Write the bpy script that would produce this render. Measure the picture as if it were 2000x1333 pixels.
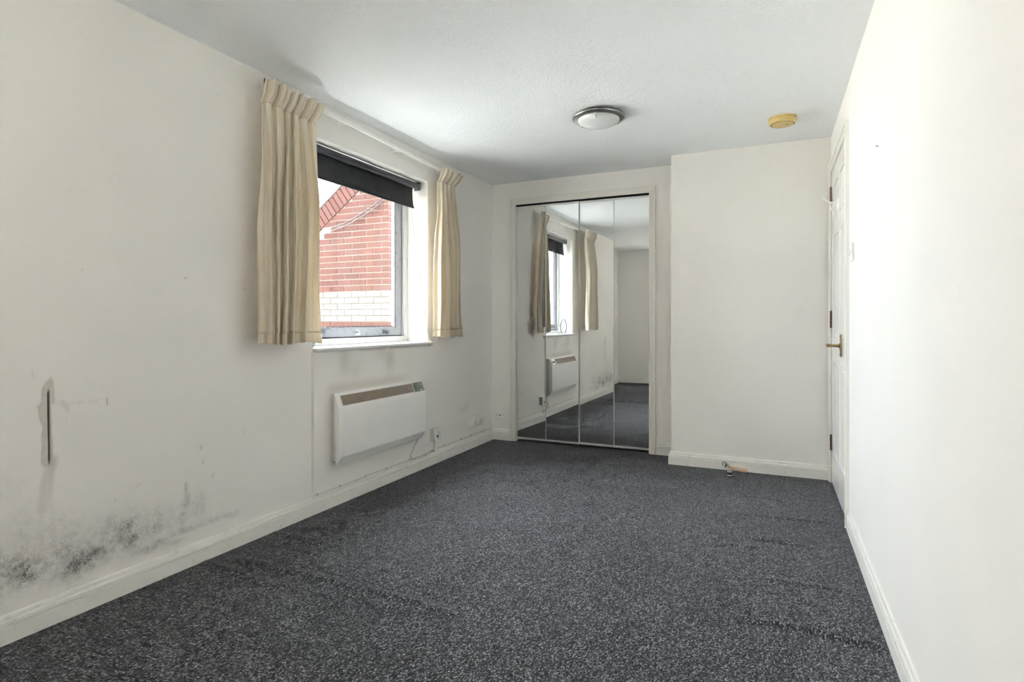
import bpy, bmesh, math, random
import numpy as np
from mathutils import Vector, Matrix, Euler

# ------------------------------------------------------------------ camera, world, light, exposure
scene = bpy.context.scene
C = scene.collection
for o in list(bpy.data.objects):
    bpy.data.objects.remove(o, do_unlink=True)

F_PX, HORIZON, CAM_H = 1114.0, 629.0, 1.06
YAW = math.atan2(508.0, F_PX)
cam = bpy.data.cameras.new('camera')
cam.sensor_fit = 'HORIZONTAL'; cam.sensor_width = 36.0
cam.lens = 36.0 * F_PX / 2000.0
cam.shift_y = -(666.5 - HORIZON) / 2000.0
cam.clip_start = 0.02
camo = bpy.data.objects.new('camera', cam); C.objects.link(camo)
camo.location = (0, 0, CAM_H)
camo.rotation_euler = (math.pi / 2, 0, YAW)
scene.camera = camo

world = bpy.data.worlds.new('overcast_sky'); scene.world = world
world.use_nodes = True
bg = world.node_tree.nodes['Background']
bg.inputs['Color'].default_value = (0.90, 0.95, 1.0, 1)
bg.inputs['Strength'].default_value = 9.5
try:
    world.cycles.sampling_method = 'AUTOMATIC'
except Exception:
    pass

sun = bpy.data.lights.new('sun', 'SUN'); sun.energy = 190.0; sun.angle = math.radians(1.5); sun.color = (1.0, 0.985, 0.96)
suno = bpy.data.objects.new('sun', sun); C.objects.link(suno)
suno.rotation_euler = Vector((0.68, 0.04, 0.73)).to_track_quat('Z', 'Y').to_euler()

# daylight portal filling the window opening (only guides the sky light, emits nothing itself)
pl = bpy.data.lights.new('window_daylight', 'AREA'); pl.shape = 'RECTANGLE'
pl.size = 1.16; pl.size_y = 1.18
try:
    pl.cycles.is_portal = True
except Exception:
    pass
po = bpy.data.objects.new('window_daylight', pl); C.objects.link(po)
po.location = (-2.575, 2.988, 1.502)
po.rotation_euler = Euler((0, -math.pi / 2, 0))      # -Z of the lamp looks along +X, into the room

pl2 = bpy.data.lights.new('fill_window_portal', 'AREA'); pl2.shape = 'RECTANGLE'; pl2.size = 0.56; pl2.size_y = 1.16  # portal of the added fill-light window
try:
    pl2.cycles.is_portal = True
except Exception:
    pass
po2 = bpy.data.objects.new('fill_window_portal', pl2); C.objects.link(po2)
po2.location = (-0.84, -0.86, 1.50)
po2.rotation_euler = Euler((-math.pi / 2, 0, math.pi))   # looks along +Y, into the room

vs = scene.view_settings
scene.display_settings.display_device = 'sRGB'
vs.view_transform = 'Standard'; vs.look = 'None'; vs.gamma = 1.0; vs.use_curve_mapping = False
vs.exposure = 1.88
cy = scene.cycles
cy.use_denoising = True
cy.max_bounces = 8; cy.diffuse_bounces = 6; cy.glossy_bounces = 4
cy.use_adaptive_sampling = True; cy.adaptive_threshold = 0.06; cy.adaptive_min_samples = 16
cy.transmission_bounces = 6; cy.transparent_max_bounces = 12
cy.sample_clamp_indirect = 8.0
cy.caustics_reflective = False; cy.caustics_refractive = False

# ------------------------------------------------------------------ helpers
S_, C_ = math.sin(YAW), math.cos(YAW)
def ray(u, v):
    a = (u - 1000.0) / F_PX; b = (HORIZON - v) / F_PX
    return (-S_ + C_ * a, C_ + S_ * a, b)
def on_x(u, v, X):                       # measured position on a plane x = X -> (y, z)
    d = ray(u, v); t = X / d[0]
    return d[1] * t, d[2] * t + CAM_H
def on_y(u, v, Y):
    d = ray(u, v); t = Y / d[1]
    return d[0] * t, d[2] * t + CAM_H
def on_z(u, v, Z=0.0):
    d = ray(u, v); t = (Z - CAM_H) / d[2]
    return d[0] * t, d[1] * t

class MB:
    """collects shapes; build() links them as ONE mesh object"""
    def __init__(self):
        self.bm = bmesh.new()
    def box(self, x0, x1, y0, y1, z0, z1, bevel=0.0, seg=2):
        b = bmesh.new()
        bmesh.ops.create_cube(b, size=1.0)
        for v in b.verts:
            v.co = Vector(((x0 + x1) / 2 + v.co.x * (x1 - x0), (y0 + y1) / 2 + v.co.y * (y1 - y0), (z0 + z1) / 2 + v.co.z * (z1 - z0)))
        if bevel > 0:
            bmesh.ops.bevel(b, geom=b.edges[:], offset=bevel, segments=seg, affect='EDGES', profile=0.5)
        return self._take(b)
    def _take(self, b, M=None):
        if M is not None:
            b.transform(M)
        me = bpy.data.meshes.new('tmp'); b.to_mesh(me); b.free()
        self.bm.from_mesh(me); bpy.data.meshes.remove(me)
        return self
    def obox(self, size, M, bevel=0.0, seg=2):
        b = bmesh.new(); bmesh.ops.create_cube(b, size=1.0)
        for v in b.verts:
            v.co = Vector((v.co.x * size[0], v.co.y * size[1], v.co.z * size[2]))
        if bevel > 0:
            bmesh.ops.bevel(b, geom=b.edges[:], offset=bevel, segments=seg, affect='EDGES', profile=0.5)
        return self._take(b, M)
    def poly(self, pts):
        vs_ = [self.bm.verts.new(p) for p in pts]
        self.bm.faces.new(vs_)
        return self
    def sweep(self, prof, frames, closed=True, caps=True):
        """prof: 2-D points; frames: list of (origin, axis_a, axis_b); rings bridged"""
        rings = []
        for (o, a, b) in frames:
            o, a, b = Vector(o), Vector(a), Vector(b)
            rings.append([self.bm.verts.new(o + a * p[0] + b * p[1]) for p in prof])
        n = len(prof)
        for r0, r1 in zip(rings[:-1], rings[1:]):
            for i in range(n if closed else n - 1):
                j = (i + 1) % n
                self.bm.faces.new((r0[i], r0[j], r1[j], r1[i]))
        if caps and closed:
            self.bm.faces.new(rings[0][::-1]); self.bm.faces.new(rings[-1])
        return self
    def tube(self, pts, r, n=8, caps=True):
        pts = [Vector(p) for p in pts]
        if not hasattr(r, '__len__'):
            r = [r] * len(pts)
        up = None; frames = []; rings = []
        for i, p in enumerate(pts):
            t = (pts[min(i + 1, len(pts) - 1)] - pts[max(i - 1, 0)]).normalized()
            if up is None:
                up = Vector((0, 0, 1)) if abs(t.z) < 0.9 else Vector((1, 0, 0))
            a = t.cross(up)
            if a.length < 1e-4:
                a = t.cross(Vector((0, 1, 0)))
            a.normalize(); b = a.cross(t).normalized(); up = b
            rings.append([self.bm.verts.new(p + (a * math.cos(k * 2 * math.pi / n) + b * math.sin(k * 2 * math.pi / n)) * r[i]) for k in range(n)])
        for r0, r1 in zip(rings[:-1], rings[1:]):
            for i in range(n):
                j = (i + 1) % n
                self.bm.faces.new((r0[i], r0[j], r1[j], r1[i]))
        if caps:
            self.bm.faces.new(rings[0][::-1]); self.bm.faces.new(rings[-1])
        return self
    def lathe(self, prof, M=None, n=48):
        """prof: (radius, height) pairs turned about local Z"""
        b = bmesh.new(); rings = []
        for (r, z) in prof:
            if r < 1e-6:
                rings.append([b.verts.new((0, 0, z))])
            else:
                rings.append([b.verts.new((r * math.cos(2 * math.pi * k / n), r * math.sin(2 * math.pi * k / n), z)) for k in range(n)])
        for r0, r1 in zip(rings[:-1], rings[1:]):
            for k in range(n):
                j = (k + 1) % n
                if len(r0) == 1 and len(r1) > 1:
                    b.faces.new((r0[0], r1[k], r1[j]))
                elif len(r1) == 1 and len(r0) > 1:
                    b.faces.new((r0[k], r1[0], r0[j]))
                elif len(r0) > 1:
                    b.faces.new((r0[k], r1[k], r1[j], r0[j]))
        return self._take(b, M)
    def build(self, name, mat, parent=None, smooth=False, angle=35, fixn=True):
        if fixn:
            bmesh.ops.recalc_face_normals(self.bm, faces=self.bm.faces[:])
        if parent is not None:
            off = parent.get('_base', None)
            off = Vector(off) if off is not None else Vector((0, 0, 0))
            for v in self.bm.verts:
                v.co -= off
        me = bpy.data.meshes.new(name)
        self.bm.to_mesh(me); self.bm.free()
        return link_mesh(name, me, mat, parent, smooth, angle)

def link_mesh(name, me, mat, parent=None, smooth=False, angle=35):
    me.materials.append(mat)
    o = bpy.data.objects.new(name, me); C.objects.link(o)
    if smooth:
        for p in me.polygons:
            p.use_smooth = True
        try:
            me.set_sharp_from_angle(angle=math.radians(angle))
        except Exception:
            pass
    if parent is not None:
        o.parent = parent
        b2 = parent.get('_abs', (0, 0, 0))
        o['_abs'] = tuple(b2)
        o['_base'] = tuple(b2)
    else:
        o['_base'] = (0, 0, 0); o['_abs'] = (0, 0, 0)
    return o

def thing(name, label, cat, loc, group=None):
    e = bpy.data.objects.new(name, None); C.objects.link(e)
    e.empty_display_size = 0.05
    e.location = loc; e['_base'] = tuple(loc); e['_abs'] = tuple(loc)
    e['label'] = label; e['category'] = cat
    if group:
        e['group'] = group
    return e
def tag(o, label, cat, group=None):
    o['label'] = label; o['category'] = cat
    if group:
        o['group'] = group
    return o
def struct(o, label=None):
    o['kind'] = 'structure'
    if label:
        o['label'] = label
    return o
def struct_empty(name, loc, label=None):
    e = bpy.data.objects.new(name, None); C.objects.link(e)
    e.empty_display_size = 0.05; e.location = loc
    e['_base'] = tuple(loc); e['_abs'] = tuple(loc)
    return struct(e, label)

# ------------------------------------------------------------------ materials
def new_mat(name):
    m = bpy.data.materials.new(name); m.use_nodes = True
    nt = m.node_tree
    return m, nt, nt.nodes['Principled BSDF']
def nd(nt, typ, **kw):
    n = nt.nodes.new(typ)
    for k, v in kw.items():
        if k in n.inputs:
            n.inputs[k].default_value = v
        else:
            setattr(n, k, v)
    return n
def lk(nt, a, b):
    nt.links.new(a, b)
def coords(nt):
    return nd(nt, 'ShaderNodeTexCoord').outputs['Object']
def noise(nt, vec, scale, detail=4.0, rough=0.55):
    n = nd(nt, 'ShaderNodeTexNoise'); n.inputs['Scale'].default_value = scale
    n.inputs['Detail'].default_value = detail; n.inputs['Roughness'].default_value = rough
    lk(nt, vec, n.inputs['Vector'])
    return n.outputs['Fac']
def ramp(nt, fac, stops):
    r = nd(nt, 'ShaderNodeValToRGB'); e = r.color_ramp.elements
    while len(e) < len(stops):
        e.new(0.5)
    for k, (p, c) in enumerate(stops):
        e[k].position = p
        e[k].color = c if len(c) == 4 else (*c, 1)
    lk(nt, fac, r.inputs['Fac'])
    return r.outputs['Color']
def mixc(nt, fac, a, b, blend='MIX'):
    m = nd(nt, 'ShaderNodeMix', data_type='RGBA', blend_type=blend)
    for sock, v in (('Factor', fac), ('A', a), ('B', b)):
        s = [i for i in m.inputs if i.name == sock and (i.type == 'RGBA' if sock != 'Factor' else i.type == 'VALUE')][0]
        if hasattr(v, 'is_linked') or hasattr(v, 'links'):
            lk(nt, v, s)
        elif sock == 'Factor':
            s.default_value = v
        else:
            s.default_value = v if len(v) == 4 else (*v, 1)
    return [o for o in m.outputs if o.type == 'RGBA'][0]
def math_(nt, op, a, b=None, c=None, clamp=False):
    m = nd(nt, 'ShaderNodeMath', operation=op); m.use_clamp = clamp
    for k, v in enumerate((a, b, c)):
        if v is None:
            continue
        if hasattr(v, 'links'):
            lk(nt, v, m.inputs[k])
        else:
            m.inputs[k].default_value = v
    return m.outputs[0]
def bump(nt, bsdf, h, strength=0.3, dist=0.002):
    b = nd(nt, 'ShaderNodeBump'); b.inputs['Strength'].default_value = strength; b.inputs['Distance'].default_value = dist
    lk(nt, h, b.inputs['Height']); lk(nt, b.outputs['Normal'], bsdf.inputs['Normal'])
def plain(name, col, rough=0.5, metal=0.0, var=0.06, scale=25.0, spec=None, bmp=0.0, bscale=200.0, bdist=0.001):
    m, nt, b = new_mat(name)
    co = coords(nt)
    n = noise(nt, co, scale)
    lo = tuple(max(0, c * (1 - var)) for c in col); hi = tuple(min(1, c * (1 + var)) for c in col)
    lk(nt, ramp(nt, n, [(0.3, lo), (0.7, hi)]), b.inputs['Base Color'])
    b.inputs['Roughness'].default_value = rough; b.inputs['Metallic'].default_value = metal
    if spec is not None:
        b.inputs['Specular IOR Level'].default_value = spec
    if bmp > 0:
        bump(nt, b, noise(nt, co, bscale, 3), bmp, bdist)
    return m

M = {}
WALL = (0.895, 0.873, 0.836)
def wall_mat(name, col=WALL, stains=False):
    m, nt, b = new_mat(name)
    co = coords(nt)
    n1 = noise(nt, co, 1.6, 1)
    base = ramp(nt, n1, [(0.3, tuple(c * 0.975 for c in col)), (0.7, tuple(min(1, c * 1.02) for c in col))])
    sm = noise(nt, co, 9.0, 3, 0.7)
    base = mixc(nt, ramp(nt, sm, [(0.66, (0, 0, 0)), (0.80, (0.16, 0.16, 0.16))]), base, (0.55, 0.53, 0.49))
    if stains:
        fine = noise(nt, co, 150.0, 2, 0.7)
        mid = noise(nt, co, 38.0, 3, 0.7)
        grit = math_(nt, 'ADD', math_(nt, 'MULTIPLY', ramp(nt, fine, [(0.40, (0.25, 0.25, 0.25)), (0.62, (1, 1, 1))]), 0.55),
                     math_(nt, 'MULTIPLY', ramp(nt, mid, [(0.36, (0, 0, 0)), (0.62, (1, 1, 1))]), 0.55))
        damp = nd(nt, 'ShaderNodeAttribute', attribute_name='damp').outputs['Fac']
        mold = nd(nt, 'ShaderNodeAttribute', attribute_name='mould').outputs['Fac']
        peel = nd(nt, 'ShaderNodeAttribute', attribute_name='peel').outputs['Fac']
        slot = nd(nt, 'ShaderNodeAttribute', attribute_name='slot').outputs['Fac']
        base = mixc(nt, damp, base, (0.42, 0.35, 0.27))
        base = mixc(nt, math_(nt, 'MULTIPLY', mold, grit, clamp=True), base, (0.10, 0.10, 0.105))
        base = mixc(nt, peel, base, mixc(nt, mid, (0.52, 0.47, 0.425), (0.74, 0.69, 0.63)))
        base = mixc(nt, slot, base, (0.03, 0.024, 0.02))
    lk(nt, base, b.inputs['Base Color'])
    b.inputs['Roughness'].default_value = 0.62
    b.inputs['Specular IOR Level'].default_value = 0.3
    bump(nt, b, noise(nt, co, 160.0, 1), 0.12, 0.002)
    return m
M['wall_stained'] = wall_mat('cream_wall_paint_stained', stains=True)
M['wall'] = wall_mat('cream_wall_paint')

def ceiling_mat():
    m, nt, b = new_mat('stippled_white_ceiling')
    co = coords(nt)
    h = noise(nt, co, 75.0, 2, 0.6)
    lk(nt, ramp(nt, noise(nt, co, 3.0, 1), [(0.3, (0.885, 0.905, 0.925)), (0.7, (0.90, 0.92, 0.94))]), b.inputs['Base Color'])
    b.inputs['Roughness'].default_value = 0.75
    bump(nt, b, h, 0.8, 0.006)
    return m
M['ceiling'] = ceiling_mat()

def carpet_mat():
    m, nt, b = new_mat('charcoal_loop_carpet')
    co = coords(nt)
    mp = nd(nt, 'ShaderNodeMapping'); lk(nt, co, mp.inputs['Vector'])
    mp.inputs['Scale'].default_value = (205.0, 165.0, 1.0)
    v = nd(nt, 'ShaderNodeTexVoronoi', voronoi_dimensions='2D'); v.inputs['Scale'].default_value = 1.0
    v.inputs['Randomness'].default_value = 0.42
    lk(nt, mp.outputs['Vector'], v.inputs['Vector'])
    sep = nd(nt, 'ShaderNodeSeparateColor'); lk(nt, v.outputs['Color'], sep.inputs['Color'])
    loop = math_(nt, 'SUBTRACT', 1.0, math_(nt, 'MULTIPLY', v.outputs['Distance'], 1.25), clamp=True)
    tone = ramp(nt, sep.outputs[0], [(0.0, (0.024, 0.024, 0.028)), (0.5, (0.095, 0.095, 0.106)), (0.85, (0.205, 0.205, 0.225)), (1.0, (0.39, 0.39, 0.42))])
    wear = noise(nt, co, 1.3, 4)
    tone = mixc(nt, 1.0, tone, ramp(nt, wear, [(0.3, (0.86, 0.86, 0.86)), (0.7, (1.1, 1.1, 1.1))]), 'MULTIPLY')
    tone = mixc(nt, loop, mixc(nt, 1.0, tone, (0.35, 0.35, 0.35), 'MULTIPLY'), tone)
    # a few pale specks and lint trodden into the pile
    speck = ramp(nt, noise(nt, co, 55.0, 2), [(0.77, (0, 0, 0)), (0.80, (0.5, 0.5, 0.5))])
    tone = mixc(nt, speck, tone, (0.20, 0.20, 0.21))
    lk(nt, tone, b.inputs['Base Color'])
    b.inputs['Roughness'].default_value = 0.9
    b.inputs['Specular IOR Level'].default_value = 0.25
    b.inputs['Sheen Weight'].default_value = 0.12
    b.inputs['Sheen Roughness'].default_value = 0.4
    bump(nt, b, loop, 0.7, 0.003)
    return m
M['carpet'] = carpet_mat()

def gloss_paint(name, col, dirt=0.0, rough=0.3, dscale=18.0):
    m, nt, b = new_mat(name)
    co = coords(nt)
    base = ramp(nt, noise(nt, co, 5.0), [(0.3, tuple(c * 0.97 for c in col)), (0.7, col)])
    if dirt > 0:
        d = ramp(nt, noise(nt, co, dscale, 6, 0.75), [(0.54, (0, 0, 0)), (0.72, (dirt, dirt, dirt))])
        base = mixc(nt, d, base, (0.10, 0.09, 0.08))
    lk(nt, base, b.inputs['Base Color'])
    b.inputs['Roughness'].default_value = rough
    bump(nt, b, noise(nt, co, 40.0, 3), 0.08, 0.002)
    return m
M['skirting'] = gloss_paint('cream_gloss_skirting', (0.88, 0.865, 0.82), 0.22, 0.38, 26.0)
M['trim'] = gloss_paint('cream_gloss_trim', (0.88, 0.855, 0.80), 0.05, 0.35)
M['door'] = gloss_paint('white_gloss_door', (0.88, 0.87, 0.84), 0.04, 0.16)
M['window_paint'] = gloss_paint('white_window_paint', (0.72, 0.72, 0.71), 0.25, 0.35, 30.0)
M['sash_shaded'] = gloss_paint('dirty_shaded_sash_paint', (0.40, 0.42, 0.46), 0.75, 0.4, 34.0)  # grey-blue base has the sash's shade painted in; dirt smears on top
M['gasket'] = plain('black_mouldy_gasket', (0.03, 0.03, 0.035), 0.8)
M['white_plastic'] = plain('white_plastic', (0.88, 0.88, 0.86), 0.35, var=0.03)
M['rail_white'] = plain('white_rail_plastic', (0.90, 0.885, 0.84), 0.35, var=0.03)
M['heater'] = gloss_paint('off_white_heater_enamel', (0.90, 0.89, 0.87), 0.04, 0.35, 12.0)
M['heater_side'] = gloss_paint('yellowed_heater_enamel', (0.76, 0.73, 0.67), 0.08, 0.4, 12.0)
M['grille'] = plain('brown_grille', (0.16, 0.115, 0.09), 0.5)
M['grille_slat'] = plain('tarnished_slats', (0.42, 0.36, 0.30), 0.4)
M['control'] = plain('grey_control_cover', (0.20, 0.22, 0.19), 0.2, scale=60, var=0.3)
M['dark'] = plain('near_black', (0.015, 0.015, 0.017), 0.6)
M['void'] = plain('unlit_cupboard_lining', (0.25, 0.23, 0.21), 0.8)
M['brass'] = plain('aged_brass', (0.34, 0.25, 0.13), 0.35, 1.0, 0.25, 120)
M['rusty'] = plain('rusty_hinge_steel', (0.16, 0.10, 0.07), 0.55, 0.7, 0.5, 140)
M['steel'] = plain('grey_steel', (0.42, 0.42, 0.40), 0.3, 1.0)
M['nickel'] = plain('brushed_nickel', (0.36, 0.355, 0.34), 0.30, 1.0, 0.05, 90)
M['chrome'] = plain('chrome', (0.75, 0.75, 0.75), 0.08, 1.0)
M['alu'] = plain('satin_aluminium', (0.78, 0.78, 0.76), 0.3, 0.6, 0.05)
M['yellowed'] = plain('yellowed_alarm_plastic', (0.60, 0.45, 0.17), 0.45, var=0.08, scale=12)
M['blind'] = plain('charcoal_blind_fabric', (0.022, 0.023, 0.027), 0.65, var=0.35, scale=14, bmp=0.2, bscale=600)
M['tube_dark'] = plain('charcoal_blind_roll', (0.055, 0.058, 0.075), 0.3, var=0.2)
M['wood'] = None
M['rubber'] = plain('dark_rubber', (0.025, 0.027, 0.03), 0.45)
M['cable'] = plain('black_outdoor_cable', (0.008, 0.007, 0.010), 0.6)
M['cord_grey'] = plain('grey_flex', (0.55, 0.51, 0.45), 0.5)
M['cord_white'] = plain('white_flex', (0.70, 0.68, 0.63), 0.5)
M['wire'] = plain('grey_wire', (0.16, 0.17, 0.19), 0.4, 0.6)
M['mortar'] = plain('pale_mortar', (0.11, 0.095, 0.08), 0.95, var=0.15, scale=60, bmp=0.4)
M['dark_mortar'] = plain('grey_mortar', (0.025, 0.022, 0.02), 0.95, var=0.15, scale=60, bmp=0.4)
M['paving'] = plain('pale_concrete_paving', (0.50, 0.49, 0.46), 0.9, var=0.15, scale=3, bmp=0.3)
M['render_wall'] = plain('grey_render', (0.40, 0.38, 0.35), 0.9)
M['roof'] = plain('dark_roof_edge', (0.09, 0.07, 0.075), 0.8)

def wood_mat():
    m, nt, b = new_mat('pale_beech_handle')
    co = coords(nt)
    w = nd(nt, 'ShaderNodeTexWave'); w.inputs['Scale'].default_value = 30.0; w.inputs['Distortion'].default_value = 3.0
    lk(nt, co, w.inputs['Vector'])
    lk(nt, ramp(nt, w.outputs['Fac'], [(0.2, (0.62, 0.43, 0.29)), (0.8, (0.72, 0.53, 0.37))]), b.inputs['Base Color'])
    b.inputs['Roughness'].default_value = 0.45
    return m
M['wood'] = wood_mat()

def fabric_mat():
    m, nt, b = new_mat('cream_cotton_curtain')
    co = coords(nt)
    base = ramp(nt, noise(nt, co, 7.0, 4), [(0.3, (0.90, 0.82, 0.685)), (0.7, (0.93, 0.865, 0.74))])
    lk(nt, base, b.inputs['Base Color'])
    b.inputs['Roughness'].default_value = 0.85
    b.inputs['Sheen Weight'].default_value = 0.15
    bump(nt, b, math_(nt, 'ADD', noise(nt, co, 700.0, 2), math_(nt, 'MULTIPLY', noise(nt, co, 45.0, 3), 2.5)), 0.25, 0.0012)
    tr = nd(nt, 'ShaderNodeBsdfTranslucent'); lk(nt, base, tr.inputs['Color'])
    mx = nd(nt, 'ShaderNodeMixShader'); mx.inputs['Fac'].default_value = 0.30
    out = nt.nodes['Material Output']
    lk(nt, b.outputs[0], mx.inputs[1]); lk(nt, tr.outputs[0], mx.inputs[2]); lk(nt, mx.outputs[0], out.inputs['Surface'])
    return m
M['fabric'] = fabric_mat()

def glass_mat():
    m, nt, b = new_mat('window_glass')
    t = nd(nt, 'ShaderNodeBsdfTransparent'); t.inputs['Color'].default_value = (0.97, 0.985, 0.98, 1)
    g = nd(nt, 'ShaderNodeBsdfGlossy'); g.inputs['Roughness'].default_value = 0.01
    mx = nd(nt, 'ShaderNodeMixShader')
    # faint smears vary the reflection a little
    f = ramp(nt, noise(nt, coords(nt), 3.0), [(0.3, (0.04, 0.04, 0.04)), (0.7, (0.06, 0.06, 0.06))])
    lk(nt, f, mx.inputs['Fac'])
    lk(nt, t.outputs[0], mx.inputs[1]); lk(nt, g.outputs[0], mx.inputs[2])
    lk(nt, mx.outputs[0], nt.nodes['Material Output'].inputs['Surface'])
    nt.nodes.remove(b)
    return m
M['glass'] = glass_mat()

def mirror_mat():
    m, nt, b = new_mat('silvered_mirror')
    lk(nt, ramp(nt, noise(nt, coords(nt), 4.0), [(0.3, (0.86, 0.875, 0.87)), (0.7, (0.88, 0.89, 0.885))]), b.inputs['Base Color'])
    b.inputs['Metallic'].default_value = 1.0; b.inputs['Roughness'].default_value = 0.0
    return m
M['mirror'] = mirror_mat()

def frosted_mat():
    m, nt, b = new_mat('frosted_opal_glass')
    lk(nt, ramp(nt, noise(nt, coords(nt), 10.0), [(0.3, (0.74, 0.76, 0.76)), (0.7, (0.78, 0.80, 0.80))]), b.inputs['Base Color'])
    b.inputs['Roughness'].default_value = 0.35
    b.inputs['Coat Weight'].default_value = 0.3
    return m
M['frosted'] = frosted_mat()

def brick_mat(name, a, b_, c):
    m, nt, b = new_mat(name)
    inf = nd(nt, 'ShaderNodeObjectInfo')
    co = coords(nt)
    tone = ramp(nt, inf.outputs['Random'], [(0.0, a), (0.5, b_), (1.0, c)])
    tone = mixc(nt, 1.0, tone, ramp(nt, noise(nt, co, 45.0, 5, 0.7), [(0.3, (0.78, 0.78, 0.78)), (0.7, (1.12, 1.12, 1.12))]), 'MULTIPLY')
    lk(nt, tone, b.inputs['Base Color']); b.inputs['Roughness'].default_value = 0.9
    b.inputs['Specular IOR Level'].default_value = 0.15
    bump(nt, b, noise(nt, co, 90.0, 4), 0.4, 0.004)
    return m
M['brick'] = brick_mat('red_brick', (0.034, 0.0135, 0.0115), (0.043, 0.017, 0.0145), (0.040, 0.0185, 0.0165))
M['cream_brick'] = brick_mat('cream_brick', (0.090, 0.080, 0.063), (0.105, 0.097, 0.083), (0.095, 0.087, 0.076))

M['light_blocker'] = plain('dull_light_blocker', (0.13, 0.115, 0.105), 0.9, var=0.2, scale=8)  # grey-brown skin of the added, unseen wings

# ------------------------------------------------------------------ room dimensions (metres)
XL, XR = -2.308, 0.360           # left wall (window), right wall (door)
YB, YP, YF = 4.630, 4.362, -0.62  # back wall, its projecting part, wall behind the camera
XC = -0.685                      # corner of the projection
H = 2.300
WY0, WY1, WZ0, WZ1 = 2.410, 3.565, 0.913, 2.092   # window opening
XO = -2.60                       # outside face of the window wall
rng = np.random.default_rng(7)

def vnoise(x, y, freq, seed=0, octs=4):
    """smooth value noise on arrays, 0..1"""
    out = np.zeros_like(x, dtype=float); amp = 1.0; tot = 0.0
    for o in range(octs):
        r = np.random.default_rng(seed * 31 + o)
        tab = r.random((64, 64))
        fx = x * freq * 2 ** o + 17.3 * o; fy = y * freq * 2 ** o + 9.1 * o
        ix = np.floor(fx).astype(int); iy = np.floor(fy).astype(int)
        tx = fx - ix; ty = fy - iy
        tx = tx * tx * (3 - 2 * tx); ty = ty * ty * (3 - 2 * ty)
        g = lambda a, b: tab[a % 64, b % 64]
        out += amp * ((g(ix, iy) * (1 - tx) + g(ix + 1, iy) * tx) * (1 - ty) + (g(ix, iy + 1) * (1 - tx) + g(ix + 1, iy + 1) * tx) * ty)
        tot += amp; amp *= 0.55
    return out / tot
def sstep(a, b, x):
    t = np.clip((x - a) / (b - a), 0, 1)
    return t * t * (3 - 2 * t)
def seg_dist(px, py, a, b):
    ax, ay = a; bx, by = b
    dx, dy = bx - ax, by - ay
    L2 = dx * dx + dy * dy + 1e-12
    t = np.clip(((px - ax) * dx + (py - ay) * dy) / L2, 0, 1)
    return np.hypot(px - ax - t * dx, py - ay - t * dy), t
def attr(me, name, arr):
    a = me.attributes.new(name, 'FLOAT', 'POINT')
    a.data.foreach_set('value', np.ascontiguousarray(arr, dtype=np.float32).ravel())
def grid_mesh(name, P, keep=None):
    """P: (n, m, 3) vertex grid; keep: (n-1, m-1) mask of the quads to make"""
    n, m = P.shape[:2]
    idx = np.arange(n * m).reshape(n, m)
    q = np.stack([idx[:-1, :-1], idx[1:, :-1], idx[1:, 1:], idx[:-1, 1:]], -1)
    if keep is not None:
        q = q[keep]
    q = q.reshape(-1, 4)
    me = bpy.data.meshes.new(name)
    me.vertices.add(n * m); me.vertices.foreach_set('co', P.astype(np.float32).ravel())
    me.loops.add(q.size); me.loops.foreach_set('vertex_index', q.astype(np.int32).ravel())
    me.polygons.add(len(q)); me.polygons.foreach_set('loop_start', np.arange(0, q.size, 4, dtype=np.int32))
    me.update(calc_edges=True); me.validate()
    return me

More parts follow.
